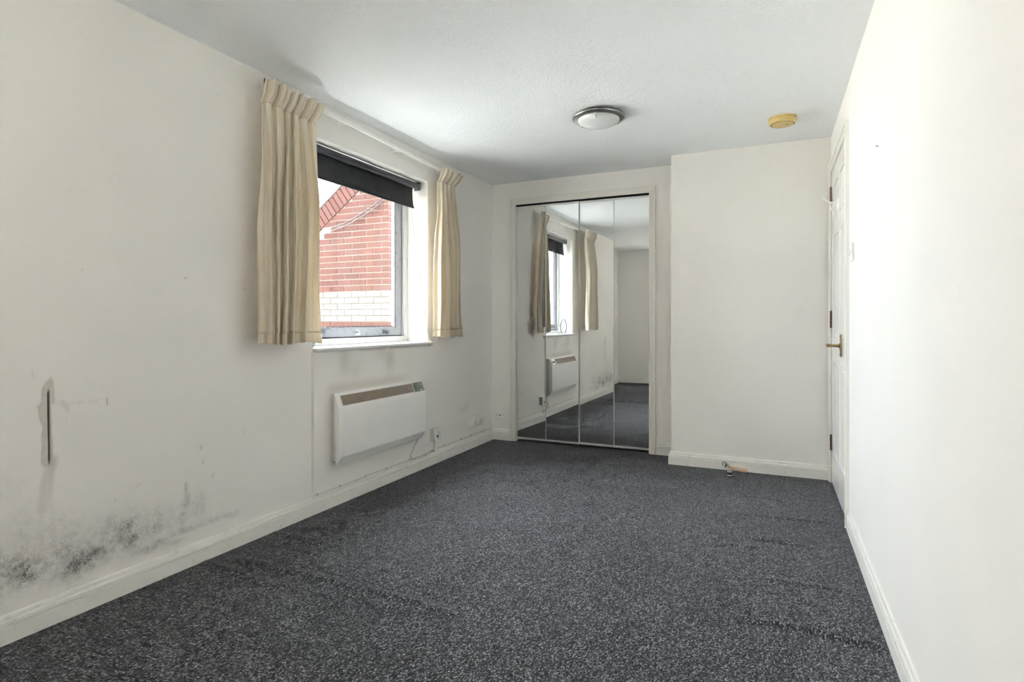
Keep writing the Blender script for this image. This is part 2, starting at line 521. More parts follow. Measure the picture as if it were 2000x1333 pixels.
# ------------------------------------------------------------------ carpeted floor with real wrinkles
def build_floor():
    xs = np.linspace(XL - 0.02, XR + 0.02, 300); ys = np.linspace(YF - 0.02, YB + 0.12, 540)
    X, Y = np.meshgrid(xs, ys, indexing='ij')
    Z = 0.0035 * (vnoise(X, Y, 2.2, 3, 3) - 0.5)
    ridges = [   # pixel polylines measured on the carpet, height, half-width, dip on the far side
        ([(535, 1040), (582, 1049), (632, 1063), (664, 1070)], 0.010, 0.022, 0.6),
        ([(402, 1097), (463, 1122), (538, 1146)], 0.010, 0.022, 0.6),
        ([(470, 1092), (531, 1108), (582, 1121), (650, 1139), (722, 1157), (805, 1176), (880, 1198)], 0.013, 0.026, 0.8),
        ([(600, 1132), (722, 1172), (812, 1195)], 0.007, 0.06, 0.0),
        ([(1451, 1049), (1472, 1053), (1538, 1062), (1599, 1073)], 0.008, 0.018, 0.5),
        ([(1466, 1054), (1464, 1112), (1459, 1208)], 0.006, 0.014, 0.0),
        ([(1438, 1208), (1512, 1218), (1591, 1235), (1671, 1254), (1729, 1267)], 0.013, 0.018, 0.8),
        ([(1499, 1131), (1591, 1145), (1671, 1157)], 0.006, 0.02, 0.5),
        ([(1443, 1004), (1538, 1014), (1639, 1024)], 0.006, 0.018, 0.5),
        ([(1400, 1063), (1440, 1066), (1490, 1072)], 0.005, 0.018, 0.3),
        ([(1420, 965), (1500, 974), (1570, 985)], 0.004, 0.02, 0.3),
        ([(700, 1120), (760, 1110), (800, 1075)], 0.004, 0.03, 0.2),
    ]
    for pts, h, w, dip in ridges:
        W = [on_z(*p) for p in pts]
        best = np.full(X.shape, 9.0); along = np.zeros_like(X); side = np.zeros_like(X)
        n = len(W) - 1
        for k in range(n):
            d, t = seg_dist(X, Y, W[k], W[k + 1])
            s = (W[k + 1][0] - W[k][0]) * (Y - W[k][1]) - (W[k + 1][1] - W[k][1]) * (X - W[k][0])
            better = d < best
            along = np.where(better, (k + t) / n, along); side = np.where(better, np.sign(s), side); best = np.minimum(best, d)
        fade = np.sin(np.pi * np.clip(along * 0.9 + 0.05, 0, 1)) ** 0.6
        wob = 0.75 + 0.5 * vnoise(X, Y, 9.0, 5, 2)
        Z += 1.3 * h * fade * wob * np.exp(-(best / w) ** 2)
        if dip:
            sd = best * side
            Z -= h * dip * 0.5 * fade * np.exp(-((sd - 1.7 * w) / w) ** 2)
    edge = np.minimum.reduce([X - (XL + 0.015), (XR - 0.015) - X, (YB + 0.1) - Y])
    Z *= sstep(-0.01, 0.03, edge)
    me = grid_mesh('floor', np.stack([X, Y, Z], -1))
    o = link_mesh('floor', me, M['carpet'], None, True, 180)
    return struct(o, 'charcoal loop-pile carpet with rucked wrinkles')
floor = build_floor()

# ------------------------------------------------------------------ ceiling
mb = MB(); mb.box(XL - 0.25, XR + 0.25, YF - 0.2, YB + 0.75, H, H + 0.12)
ceil = struct(mb.build('ceiling', M['ceiling']), 'white stippled plaster ceiling')

# ------------------------------------------------------------------ left wall: stained plaster round the window
def stain_fields(Yg, Zg):
    mould = np.zeros_like(Yg); damp = np.zeros_like(Yg); peel = np.zeros_like(Yg); slot = np.zeros_like(Yg)
    wob = vnoise(Yg, Zg, 14.0, 1, 4) - 0.5
    wob2 = vnoise(Yg, Zg, 30.0, 2, 3) - 0.5
    def blob(u, v, ry, rz, a, soft=1.0):
        y0, z0 = on_x(u, v, XL)
        d = np.hypot((Yg - y0) / ry, (Zg - z0) / rz) + 1.1 * wob + 0.5 * wob2
        return a * np.exp(-np.clip(d, 0, None) ** 2 * 1.1 / soft)
    for b in [(20, 1118, .05, .07, .55), (60, 1125, .05, .05, .65), (160, 1096, .045, .045, .85), (190, 1085, .05, .035, .55),
              (130, 1120, .05, .03, .45), (250, 1040, .04, .04, .75), (262, 1052, .03, .03, .5), (312, 1020, .02, .035, .55),
              (300, 1070, .06, .02, .6), (340, 1062, .05, .015, .4), (365, 985, .012, .07, .5), (356, 1010, .01, .05, .5),
              (392, 985, .03, .05, .35), (420, 1015, .05, .02, .4), (375, 1030, .05, .015, .55), (20, 960, .06, .09, .12),
              (200, 1060, .25, .09, .34), (90, 1090, .18, .10, .36), (300, 1035, .2, .07, .26), (30, 1040, .15, .10, .15), (-60, 1150, .12, .10, .6), (-160, 1200, .12, .10, .5), (455, 1005, .04, .015, .35)]:
        mould += blob(*b)
    # scuff lines
    for a, b, w, s in [((300, 1060), (450, 1005), .004, .5), ((392, 870), (400, 918), .0018, .6), ((415, 925), (418, 935), .002, .8),
                       ((362, 945), (366, 970), .004, .9), ((62, 722), (66, 740), .0012, .5), ((127, 828), (135, 800), .0012, .45), ((378, 980), (382, 1010), .002, .4)]:
        d, t = seg_dist(Yg, Zg, on_x(*a, XL), on_x(*b, XL))
        mould += s * np.exp(-(d / w) ** 2)
    # nail holes
    for (u, v) in [(161, 527), (363, 543), (477, 567), (437, 719), (271, 949), (225, 978), (966, 610), (947, 570)]:
        y0, z0 = on_x(u, v, XL)
        mould += 0.9 * np.exp(-(np.hypot(Yg - y0, Zg - z0) / 0.0028) ** 2)
    # sooty shade above the heater and drips under the sill, edge shade of the hand marks
    for u, v, ry, rz, a in [(668, 705, .05, .09, .32), (757, 703, .05, .08, .36), (740, 690, .06, .04, .2), (690, 722, .05, .06, .18),
                            (905, 800, .06, .03, .12), (912, 793, .03, .03, .12)]:
        y0, z0 = on_x(u, v, XL)
        damp += a * np.exp(-(((Yg - y0) / ry) ** 2 + ((Zg - z0) / rz) ** 2))
    # damp run below the torn strip
    a, b = on_x(100, 900, XL), on_x(84, 995, XL)
    d, t = seg_dist(Yg + 0.01 * wob, Zg, a, b)
    damp += 0.42 * np.exp(-(d / 0.020) ** 4) * (1 - 0.55 * t)
    # torn paper strip: polygon of left and right limits by height, in measured pixels
    vv = np.array([738, 745, 758, 772, 786, 792, 800, 815, 830, 838, 850, 870, 890, 902, 912])
    lf = np.array([97, 90, 82, 81, 81, 72, 76, 77, 82, 84, 82, 81, 81, 80, 88])
    rt = np.array([99, 104, 106, 106, 108, 100, 100, 101, 102, 101, 102, 103, 103, 104, 104])
    zz = np.array([on_x(95, v, XL)[1] for v in vv]); yl = np.array([on_x(u, v, XL)[0] for u, v in zip(lf, vv)]); yr = np.array([on_x(u, v, XL)[0] for u, v in zip(rt, vv)])
    o = np.argsort(zz)
    L = np.interp(Zg, zz[o], yl[o]) + 0.006 * wob2; R = np.interp(Zg, zz[o], yr[o]) + 0.004 * wob2
    inside = (Zg > zz.min()) & (Zg < zz.max())
    peel += 0.85 * inside * sstep(-0.002, 0.002, Yg - L) * sstep(-0.002, 0.002, R - Yg)
    d, t = seg_dist(Yg, Zg, on_x(95, 765, XL), on_x(97, 902, XL))
    slot += 0.9 * np.exp(-(d / 0.0032) ** 4)
    # sideways tear with ragged scraps
    d, t = seg_dist(Yg, Zg + 0.008 * wob2, on_x(105, 789, XL), on_x(208, 783, XL))
    peel += 0.35 * np.exp(-(d / 0.005) ** 2) * (vnoise(Yg, Zg, 60, 9, 2) > 0.48)
    d, t = seg_dist(Yg, Zg, on_x(124, 788, XL), on_x(132, 797, XL)); peel += 0.5 * np.exp(-(d / 0.009) ** 2)
    d, t = seg_dist(Yg, Zg, on_x(209, 777, XL), on_x(210, 792, XL)); slot += 0.45 * np.exp(-(d / 0.0022) ** 2)
    return np.clip(mould * 0.72, 0, 1.0), np.clip(damp, 0, 1), np.clip(peel, 0, 1), np.clip(slot, 0, 1)

def build_wall_left():
    ys = np.unique(np.round(np.concatenate([np.arange(YF, YB + 0.001, 0.012), np.arange(1.06, 1.18, 0.0022), np.arange(1.18, 1.38, 0.004), [WY0, WY1, YF, YB]]), 5))
    zs = np.unique(np.round(np.concatenate([np.arange(0, 1.32, 0.009), np.arange(1.32, H, 0.06), [WZ0, WZ1, H, 0.0]]), 5))
    # keep opening edges exact: drop lines closer than 2 mm to them
    def clean(a, fix):
        return np.array([v for v in a if v in fix or all(abs(v - f) > 0.002 for f in fix)])
    ys = clean(ys, [round(WY0, 5), round(WY1, 5)]); zs = clean(zs, [round(WZ0, 5), round(WZ1, 5)])
    Yg, Zg = np.meshgrid(ys, zs, indexing='ij')
    mo, da, pe, sl = stain_fields(Yg, Zg)
    relief = -0.0028 * pe - 0.007 * sl + 0.004 * (vnoise(Yg, Zg, 1.5, 8, 3) - 0.5)
    # gentle filled joints in the plasterboard
    relief += 0.0012 * np.exp(-((Yg - on_x(97, 600, XL)[0]) / 0.012) ** 2) * (Zg < 0.98)
    relief *= sstep(0, 0.02, np.abs(Yg - WY0)) * sstep(0, 0.02, np.abs(Yg - WY1)) * sstep(0, 0.02, H - Zg)
    P = np.stack([XL + relief, Yg, Zg], -1)
    yc = (ys[:-1] + ys[1:]) / 2; zc = (zs[:-1] + zs[1:]) / 2
    hole = ((yc > WY0) & (yc < WY1))[:, None] & ((zc > WZ0) & (zc < WZ1))[None, :]
    me = grid_mesh('wall_left', P, ~hole)
    for n, a in (('mould', mo), ('damp', da), ('peel', pe), ('slot', sl)):
        attr(me, n, a)
    # reveals and outer skin, joined in
    bm = bmesh.new(); bm.from_mesh(me)
    def q(*pts):
        bm.faces.new([bm.verts.new(p) for p in pts])
    q((XL, WY0, WZ0), (XO, WY0, WZ0), (XO, WY0, WZ1), (XL, WY0, WZ1))
    q((XL, WY1, WZ0), (XL, WY1, WZ1), (XO, WY1, WZ1), (XO, WY1, WZ0))
    q((XL, WY0, WZ1), (XO, WY0, WZ1), (XO, WY1, WZ1), (XL, WY1, WZ1))
    q((XL, WY0, WZ0), (XL, WY1, WZ0), (XO, WY1, WZ0), (XO, WY0, WZ0))
    # outside skin of the block: upper storey and roof added to shade the yard
    for (a0, a1, b0, b1) in [(YF - 0.25, WY0, -0.6, 5.3), (WY1, 12.0, -0.6, 5.3), (WY0, WY1, -0.6, WZ0), (WY0, WY1, WZ1, 5.3)]:
        q((XO, a0, b0), (XO, a0, b1), (XO, a1, b1), (XO, a1, b0))
    q((XO, YF - 0.25, 5.3), (6.0, YF - 0.25, 5.3), (6.0, 12.0, 5.3), (XO, 12.0, 5.3))
    bm.to_mesh(me); bm.free()
    o = link_mesh('wall_left', me, M['wall_stained'], None, True, 30)
    return struct(o, 'cream window wall with mould and a torn strip')
wall_left = build_wall_left()

# boarded panel between sill and skirting, slightly proud of the wall
PX = XL + 0.020
def build_infill():
    y0, y1, z0, z1 = 2.398, 3.545, 0.085, 0.893
    ys = np.linspace(y0, y1, 116); zs = np.linspace(z0, z1, 82)
    Yg, Zg = np.meshgrid(ys, zs, indexing='ij')
    mo, da, pe, sl = stain_fields(Yg, Zg)
    # rusty brown line where the sill leaks
    da += 0.45 * np.exp(-((Zg - z1) / 0.012) ** 2) * sstep(0.45, 0.6, vnoise(Yg, Zg * 0, 6.0, 4, 3))
    # soot stain rising from the heater top
    da += 0.35 * np.exp(-((Zg - 0.675) / 0.03) ** 2) * sstep(2.46, 2.56, Yg) * (1 - sstep(3.1, 3.4, Yg))
    P = np.stack([np.full_like(Yg, PX), Yg, Zg], -1)
    me = grid_mesh('infill_panel', P)
    for n, a in (('mould', mo), ('damp', np.clip(da, 0, 1)), ('peel', pe), ('slot', sl)):
        attr(me, n, a)
    bm = bmesh.new(); bm.from_mesh(me)
    def q(*pts):
        bm.faces.new([bm.verts.new(p) for p in pts])
    w = XL - 0.002
    q((PX, y0, z0), (PX, y0, z1), (w, y0, z1), (w, y0, z0)); q((PX, y1, z0), (w, y1, z0), (w, y1, z1), (PX, y1, z1))
    q((PX, y0, z1), (PX, y1, z1), (w, y1, z1), (w, y0, z1)); q((PX, y0, z0), (w, y0, z0), (w, y1, z0), (PX, y1, z0))
    bm.to_mesh(me); bm.free()
    return link_mesh('infill_panel', me, M['wall_stained'], wall_left, False)
build_infill()

# ------------------------------------------------------------------ back wall with wardrobe opening and projection
OX0, OX1, OZ = -2.078, -0.895, 2.100        # wardrobe opening
mb = MB()
def wall_y(mb, x0, x1, z0, z1, y):
    mb.poly([(x0, y, z0), (x1, y, z0), (x1, y, z1), (x0, y, z1)])
wall_y(mb, XL - 0.01, OX0, 0, H, YB); wall_y(mb, OX1, XC, 0, H, YB); wall_y(mb, OX0, OX1, OZ, H, YB)
wall_y(mb, XC, XR + 0.01, 0, H, YP)
mb.poly([(XC, YP, 0), (XC, YP, H), (XC, YB, H), (XC, YB, 0)])
wall_back = struct(mb.build('wall_back', M['wall'], fixn=False), 'cream end wall with a boxed-out section')
mb = MB()
YC = YB + 0.62
mb.poly([(OX0, YB, 0), (OX0, YC, 0), (OX0, YC, OZ), (OX0, YB, OZ)]); mb.poly([(OX1, YB, 0), (OX1, YB, OZ), (OX1, YC, OZ), (OX1, YC, 0)])
mb.poly([(OX0, YC, 0), (OX1, YC, 0), (OX1, YC, OZ), (OX0, YC, OZ)]); mb.poly([(OX0, YB, OZ), (OX0, YC, OZ), (OX1, YC, OZ), (OX1, YB, OZ)])
mb.poly([(OX0, YB, -0.001), (OX1, YB, -0.001), (OX1, YC, -0.001), (OX0, YC, -0.001)])
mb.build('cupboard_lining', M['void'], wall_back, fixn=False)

# wall behind the camera
VX0, VX1, VZ0, VZ1, YO = -1.12, -0.56, 0.92, 2.08, YF - 0.25      # unseen window added behind the camera for fill light
mb = MB()
for (yy, x0, x1, z0, z1) in ((YF, XL - 0.01, XR + 0.01, 0, H), (YO, XO, 6.0, -0.6, 5.3)):
    for (a, b, c, d) in ((x0, VX0, z0, z1), (VX1, x1, z0, z1), (VX0, VX1, z0, VZ0), (VX0, VX1, VZ1, z1)):
        mb.poly([(a, yy, c), (a, yy, d), (b, yy, d), (b, yy, c)])
mb.poly([(VX0, YF, VZ0), (VX0, YO, VZ0), (VX0, YO, VZ1), (VX0, YF, VZ1)]); mb.poly([(VX1, YF, VZ0), (VX1, YF, VZ1), (VX1, YO, VZ1), (VX1, YO, VZ0)])
mb.poly([(VX0, YF, VZ1), (VX0, YO, VZ1), (VX1, YO, VZ1), (VX1, YF, VZ1)]); mb.poly([(VX0, YF, VZ0), (VX1, YF, VZ0), (VX1, YO, VZ0), (VX0, YO, VZ0)])
struct(mb.build('wall_front', M['wall'], fixn=False), 'plain cream wall seen only in the mirror doors')

# right wall with the doorway, shallow closed box added behind it against light leaks
DY0, DY1, DZ = 3.418, 4.296, 2.045
mb = MB()
def wall_x(mb, y0, y1, z0, z1, x):
    mb.poly([(x, y0, z0), (x, y0, z1), (x, y1, z1), (x, y1, z0)])
wall_x(mb, YF, DY0, 0, H, XR); wall_x(mb, DY1, YP + 0.01, 0, H, XR); wall_x(mb, DY0, DY1, DZ, H, XR)
xb = XR + 0.14
wall_x(mb, DY0, DY1, 0, DZ, xb)
mb.poly([(XR, DY0, 0), (xb, DY0, 0), (xb, DY0, DZ), (XR, DY0, DZ)]); mb.poly([(XR, DY1, 0), (XR, DY1, DZ), (xb, DY1, DZ), (xb, DY1, 0)])
mb.poly([(XR, DY0, DZ), (xb, DY0, DZ), (xb, DY1, DZ), (XR, DY1, DZ)]); mb.poly([(XR, DY0, 0), (XR, DY1, 0), (xb, DY1, 0), (xb, DY0, 0)])
wall_right = struct(mb.build('wall_right', M['wall'], fixn=False), 'bright cream wall with a door at its far end')

# ------------------------------------------------------------------ skirting boards (moulded profile: offset from wall, height)
SK = [(0, 0), (0.018, 0), (0.018, 0.055), (0.0115, 0.0556), (0.0115, 0.0590), (0.0165, 0.0600), (0.0155, 0.0720), (0.0130, 0.0770), (0.0085, 0.0776), (0.0085, 0.0810), (0.0105, 0.0820), (0.0085, 0.0920), (0.006, 0.095), (0, 0.095)]
def skirting(name, runs, label):
    """runs: list of (start, end, outward normal)"""
    mb = MB()
    for (a, b, n, sa, sb) in runs:
        a, b, n = Vector((*a, 0)), Vector((*b, 0)), Vector((*n, 0))
        d = (b - a).normalized(); up = Vector((0, 0, 1))
        r0, r1 = [], []
        for (o, h) in SK:
            r0.append(mb.bm.verts.new(a + n * o + d * (sa * o) + up * h))
            r1.append(mb.bm.verts.new(b + n * o + d * (sb * o) + up * h))
        k = len(SK)
        for i in range(k):
            j = (i + 1) % k
            mb.bm.faces.new((r0[i], r0[j], r1[j], r1[i]))
        mb.bm.faces.new(r0[::-1]); mb.bm.faces.new(r1)
    return struct(mb.build(name, M['skirting']), label)
skirting('baseboard_left', [((XL + 0.006, YF), (XL + 0.006, YB), (1, 0), 1, -1)], 'moulded cream skirting under the window')
skirting('baseboard_back', [((XL, YB), (-2.128, YB), (0, -1), 1, 0), ((-0.846, YB), (XC, YB), (0, -1), 0, -1),
                            ((XC, YB), (XC, YP), (-1, 0), 1, 1), ((XC, YP), (XR, YP), (0, -1), -1, -1)], 'moulded cream skirting along the end wall')
skirting('baseboard_right', [((XR + 0.002, YF), (XR + 0.002, 3.355), (-1, 0), 1, 0)], 'moulded cream skirting on the door wall')
skirting('baseboard_front', [((XL, YF), (XR, YF), (0, 1), 1, -1)], 'moulded cream skirting seen in the mirror')

# ------------------------------------------------------------------ architraves
AR = [(0, 0), (0, 0.011), (0.003, 0.013), (0.013, 0.0135), (0.0134, 0.0085), (0.0165, 0.0085), (0.0170, 0.0150), (0.030, 0.0165), (0.0304, 0.0120), (0.0335, 0.0120), (0.0340, 0.0190), (0.048, 0.021), (0.052, 0.019), (0.052, 0)]
def architrave(name, p_in, width_dir, norm, a0, a1, ztop, label, prof=AR, mat='trim'):
    """three-sided moulding; a0/a1 inner edge positions along width_dir axis"""
    mb = MB()
    def pt(a, z, off):
        if width_dir == 'x':
            return Vector((a, p_in + norm * off, z))
        return Vector((p_in + norm * off, a, z))
    path = []
    rings = []
    for (a, z, sa, sz) in [(a0, 0, -1, 0), (a0, ztop, -1, 1), (a1, ztop, 1, 1), (a1, 0, 1, 0)]:
        rings.append([mb.bm.verts.new(pt(a + sa * w, z + sz * w, t)) for (w, t) in prof])
    k = len(prof)
    for r0, r1 in zip(rings[:-1], rings[1:]):
        for i in range(k):
            j = (i + 1) % k
            mb.bm.faces.new((r0[i], r0[j], r1[j], r1[i]))
    mb.bm.faces.new(rings[0][::-1]); mb.bm.faces.new(rings[-1])
    return struct(mb.build(name, M[mat], smooth=False), label)
architrave('trim_1', YB, 'x', -1, OX0 + 0.004, OX1 - 0.004, OZ - 0.002, 'cream moulded frame round the mirrored wardrobe')
trim_door = architrave('trim_2', XR, 'y', -1, DY0 + 0.006, DY1 - 0.006, DZ + 0.002, 'cream moulded frame round the bedroom door')

# ------------------------------------------------------------------ door in the right wall
door = struct_empty('door_1', (XR, DY1, 0), 'white gloss panelled door with brass lever')
FX = XR - 0.003      # room face of the leaf
LY0, LY1, LZ0, LZ1 = DY0 + 0.012, DY1 - 0.012, 0.010, DZ - 0.006
mb = MB(); mb.box(FX + 0.008, FX + 0.040, LY0, LY1, LZ0, LZ1)
# stiles and rails stand proud of the sunk panels
ST = 0.105
rails = [(LZ0, 0.22), (0.80, 0.96), (1.60, 1.70), (1.93, LZ1)]
for (a, b) in ((LY0, LY0 + ST), (LY1 - ST, LY1), ((LY0 + LY1) / 2 - 0.05, (LY0 + LY1) / 2 + 0.05)):
    mb.box(FX, FX + 0.02, a, b, LZ0, LZ1, 0.002)
for (a, b) in rails:
    mb.box(FX + 0.0003, FX + 0.02, LY0 + 0.001, LY1 - 0.001, a, b, 0.002)
leaf = mb.build('door_leaf', M['door'], door)
ym = (LY0 + LY1) / 2
for (a, b) in ((LY0 + ST, ym - 0.05), (ym + 0.05, LY1 - ST)):
    for (c, d) in ((0.22, 0.80), (0.96, 1.60), (1.70, 1.93)):
        mb = MB(); i = 0.022
        mb.box(FX + 0.0035, FX + 0.012, a + i, b - i, c + i, d - i, 0.003)
        mb.build('door_panel', M['door'], door)
for (z0, z1) in ((1.845, 1.945), (1.02, 1.13), (0.215, 0.315)):
    mb = MB()
    mb.lathe([(0, z0), (0.0065, z0), (0.0065, z0 + 0.018), (0.005, z0 + 0.019), (0.005, z0 + 0.021), (0.0065, z0 + 0.022), (0.0065, z0 + 0.048), (0.005, z0 + 0.049), (0.005, z0 + 0.051), (0.0065, z0 + 0.052),
              (0.0065, z0 + 0.078), (0.005, z0 + 0.079), (0.005, z0 + 0.081), (0.0065, z0 + 0.082), (0.0065, z1), (0.0045, z1 + 0.003), (0, z1 + 0.003)], Matrix.Translation((FX - 0.005, LY1 + 0.004, 0)), 14)
    mb.box(FX - 0.002, FX + 0.001, LY1 - 0.014, LY1 + 0.003, z0 + 0.002, z1 - 0.002, 0.0004, 1)
    mb.build('hinge', M['rusty'], door)
# lever handle
hy, hz = 3.700, 0.925
mb = MB(); mb.box(FX - 0.008, FX, hy - 0.021, hy + 0.021, 0.862, 0.990, 0.003)
hp = mb.build('handle_plate', M['brass'], door, True)
mb = MB()
mb.lathe([(0.013, 0), (0.013, 0.006), (0.009, 0.010), (0.008, 0.045), (0.010, 0.052), (0.010, 0.060), (0, 0.064)], Matrix.Translation((FX - 0.007, hy, hz)) @ Matrix.Rotation(-math.pi / 2, 4, 'Y'), 20)
lev = [(FX - 0.062, hy, hz), (FX - 0.066, hy + 0.02, hz), (FX - 0.064, hy + 0.05, hz - 0.002), (FX - 0.060, hy + 0.085, hz - 0.006), (FX - 0.058, hy + 0.105, hz - 0.003), (FX - 0.058, hy + 0.112, hz - 0.002)]
mb.tube(lev, [0.009, 0.0105, 0.009, 0.0075, 0.009, 0.005], 12)
mb.build('handle_lever', M['brass'], door, True, 50)
for z in (0.872, 0.980):
    mb = MB(); mb.lathe([(0.0045, 0), (0.004, 0.0025), (0, 0.003)], Matrix.Translation((FX - 0.008, hy, z)) @ Matrix.Rotation(-math.pi / 2, 4, 'Y'), 12)
    mb.build('screw', M['brass'], door, True)

# coat hook screwed to the door
hk = thing('coat_hook', 'white double-pronged coat hook fixed to the door', 'hook', (FX, 3.86, 1.75))
mb = MB(); mb.box(FX - 0.006, FX, 3.846, 3.874, 1.715, 1.790, 0.003); mb.build('back_plate', M['white_plastic'], hk, True)
mb = MB(); mb.tube([(FX - 0.003, 3.86, 1.768), (FX - 0.030, 3.86, 1.764), (FX - 0.060, 3.86, 1.775), (FX - 0.080, 3.86, 1.795), (FX - 0.087, 3.86, 1.808)], [0.005, 0.0045, 0.0045, 0.005, 0.0065], 10)
mb.build('upper_prong', M['white_plastic'], hk, True)
mb = MB(); mb.tube([(FX - 0.003, 3.86, 1.735), (FX - 0.016, 3.86, 1.722), (FX - 0.034, 3.86, 1.722), (FX - 0.042, 3.86, 1.737), (FX - 0.043, 3.86, 1.748)], [0.005, 0.005, 0.005, 0.006, 0.008], 10)
mb.build('lower_prong', M['white_plastic'], hk, True)

# light switch on the right wall
sw = thing('light_switch', 'white rocker light switch beside the door frame', 'light switch', (XR, 3.235, 1.402))
mb = MB(); mb.box(XR - 0.011, XR, 3.192, 3.278, 1.359, 1.445, 0.003); mb.build('plate', M['white_plastic'], sw, True)
mb = MB(); mb.obox((0.008, 0.018, 0.030), Matrix.Translation((XR - 0.0125, 3.235, 1.402)) @ Matrix.Rotation(0.14, 4, 'Y'), 0.0015); mb.build('rocker', M['white_plastic'], sw, True)
for dy in (-0.030, 0.030):
    mb = MB(); mb.lathe([(0.004, 0), (0.0035, 0.001), (0, 0.0012)], Matrix.Translation((XR - 0.011, 3.235 + dy, 1.402)) @ Matrix.Rotation(-math.pi / 2, 4, 'Y'), 12); mb.build('screw', M['steel'], sw, True)
# picture nail
y_, z_ = on_x(1717, 286, XR)
mb = MB(); mb.tube([(XR + 0.002, y_, z_), (XR - 0.010, y_, z_ + 0.003)], 0.0016, 8); mb.lathe([(0, -0.0006), (0.0036, -0.0006), (0.0036, 0.0006), (0, 0.0006)], Matrix.Translation((XR - 0.010, y_, z_ + 0.003)) @ Matrix.Rotation(-math.pi / 2, 4, 'Y'), 12)
tag(mb.build('picture_nail', M['steel']), 'small steel nail left high in the bare right wall', 'nail')

# ------------------------------------------------------------------ mirrored wardrobe doors (four leaves)
edges = [-2.072, -1.789, -1.4895, -1.4865, -1.190, -0.901]
PZ0, PZ1 = 0.020, 2.083
def mirror_leaf(xa, xb, y_hinge, pivot, deg, label, handle_side=None):
    """leaf from xa to xb; turned about its vertical edge at x = pivot"""
    e = thing('mirror_door', label, 'mirror door', (pivot, y_hinge, 0), 'mirrored wardrobe door leaves')
    a, b = xa - pivot, xb - pivot
    mb = MB(); mb.box(a, b, 0.004, 0.020, PZ0, PZ1)
    e['_base'] = (0, 0, 0); e['_abs'] = (0, 0, 0)
    mb.build('backing_board', M['trim'], e)
    mb = MB(); mb.box(a + 0.0015, b - 0.0015, 0.0, 0.004, PZ0 + 0.016, PZ1 - 0.016, 0.0008, 1)
    mb.build('mirror_glass', M['mirror'], e)
    for (z0, z1, nm) in ((PZ0, PZ0 + 0.017, 'bottom_rail'), (PZ1 - 0.017, PZ1, 'top_rail')):
        mb = MB(); mb.box(a, b, -0.0035, 0.006, z0, z1, 0.001, 1); mb.build(nm, M['alu'], e)
    for (c, d) in ((a, a + 0.0022), (b - 0.0022, b)):
        mb = MB(); mb.box(c, d, -0.002, 0.006, PZ0 + 0.017, PZ1 - 0.017); mb.build('edge_strip', M['alu'], e)
    if handle_side:
        c = (b - 0.006) if handle_side == 'b' else (a + 0.006)
        mb = MB(); mb.box(c - 0.006, c + 0.006, -0.016, 0.002, 0.935, 1.014, 0.003); mb.build('handle', M['white_plastic'], e, True)
    e.rotation_euler = (0, 0, math.radians(deg))
    return e
YM = YB + 0.012
mirror_leaf(edges[0], edges[1] - 0.001, YM, edges[0], -2.0, 'mirrored wardrobe leaf nearest the window wall', 'b')
yh = YM - math.sin(math.radians(2.0)) * (edges[1] - edges[0])
mirror_leaf(edges[1] + 0.001, edges[2], yh, edges[1], -0.2, 'second mirrored wardrobe leaf from the window, reflecting blind and heater')
mirror_leaf(edges[3] + 0.001, edges[4] - 0.001, YM + 0.002, edges[3], -0.7, 'third mirrored wardrobe leaf from the window, right of the dark gap', 'b')
yh2 = YM + 0.002 - math.sin(math.radians(0.7)) * (edges[4] - edges[3])
mirror_leaf(edges[4] + 0.001, edges[5], yh2, edges[4], 0.8, 'mirrored wardrobe leaf nearest the boxed-out wall')
# head track
mb = MB(); mb.box(OX0, OX1, YB + 0.006, YB + 0.05, PZ1 + 0.006, OZ); struct(mb.build('trim_3', M['dark']), 'dark head track above the mirror doors')
# pale side strip between frame and first leaf
mb = MB(); mb.box(OX0, OX0 + 0.005, YB + 0.002, YB + 0.03, 0.0, OZ); mb.box(OX1 - 0.005, OX1, YB + 0.002, YB + 0.03, 0.0, OZ)
struct(mb.build('trim_4', M['trim']), 'cream side linings of the wardrobe opening')

# ------------------------------------------------------------------ window
win = struct_empty('window_1', (-2.52, (WY0 + WY1) / 2, WZ0), 'white painted window with one large pane')
fx0, fx1 = -2.560, -2.485
def part(name, mat, parent, boxes, bevel=0.002, smooth=False):
    mb = MB()
    for b in boxes:
        mb.box(*b, bevel)
    return mb.build(name, M[mat], parent, smooth)
part('frame_jamb', 'window_paint', win, [(fx0, fx1, WY1 - 0.042, WY1, WZ0, WZ1)])
part('frame_jamb', 'window_paint', win, [(fx0, fx1, WY0, WY0 + 0.042, WZ0, WZ1)])
part('frame_head', 'window_paint', win, [(fx0, fx1, WY0 + 0.0421, WY1 - 0.0421, WZ1 - 0.045, WZ1)])
part('frame_bottom', 'window_paint', win, [(fx0, fx1, WY0 + 0.0421, WY1 - 0.0421, WZ0, WZ0 + 0.043)])
sy0, sy1, sz0, sz1 = WY0 + 0.052, WY1 - 0.052, WZ0 + 0.049, WZ1 - 0.052
sx0, sx1 = -2.548, -2.506
mb = MB(); g = 0.008
mb.box(-2.55, -2.512, sy0 - g, sy0, sz0 - g, sz1 + g); mb.box(-2.55, -2.512, sy1, sy1 + g, sz0 - g, sz1 + g)
mb.box(-2.55, -2.512, sy0, sy1, sz0 - g, sz0); mb.box(-2.55, -2.512, sy0, sy1, sz1, sz1 + g)
mb.build('draught_seal', M['gasket'], win)
mb = MB(); ws = 0.062
mb.box(sx0, sx1, sy0, sy0 + ws, sz0, sz1, 0.002); mb.box(sx0, sx1, sy1 - ws, sy1, sz0, sz1, 0.002)
mb.box(sx0, sx1, sy0 + ws, sy1 - ws, sz0, sz0 + 0.055, 0.002); mb.box(sx0, sx1, sy0 + ws, sy1 - ws, sz1 - 0.055, sz1, 0.002)
sash = mb.build('sash', M['sash_shaded'], win)
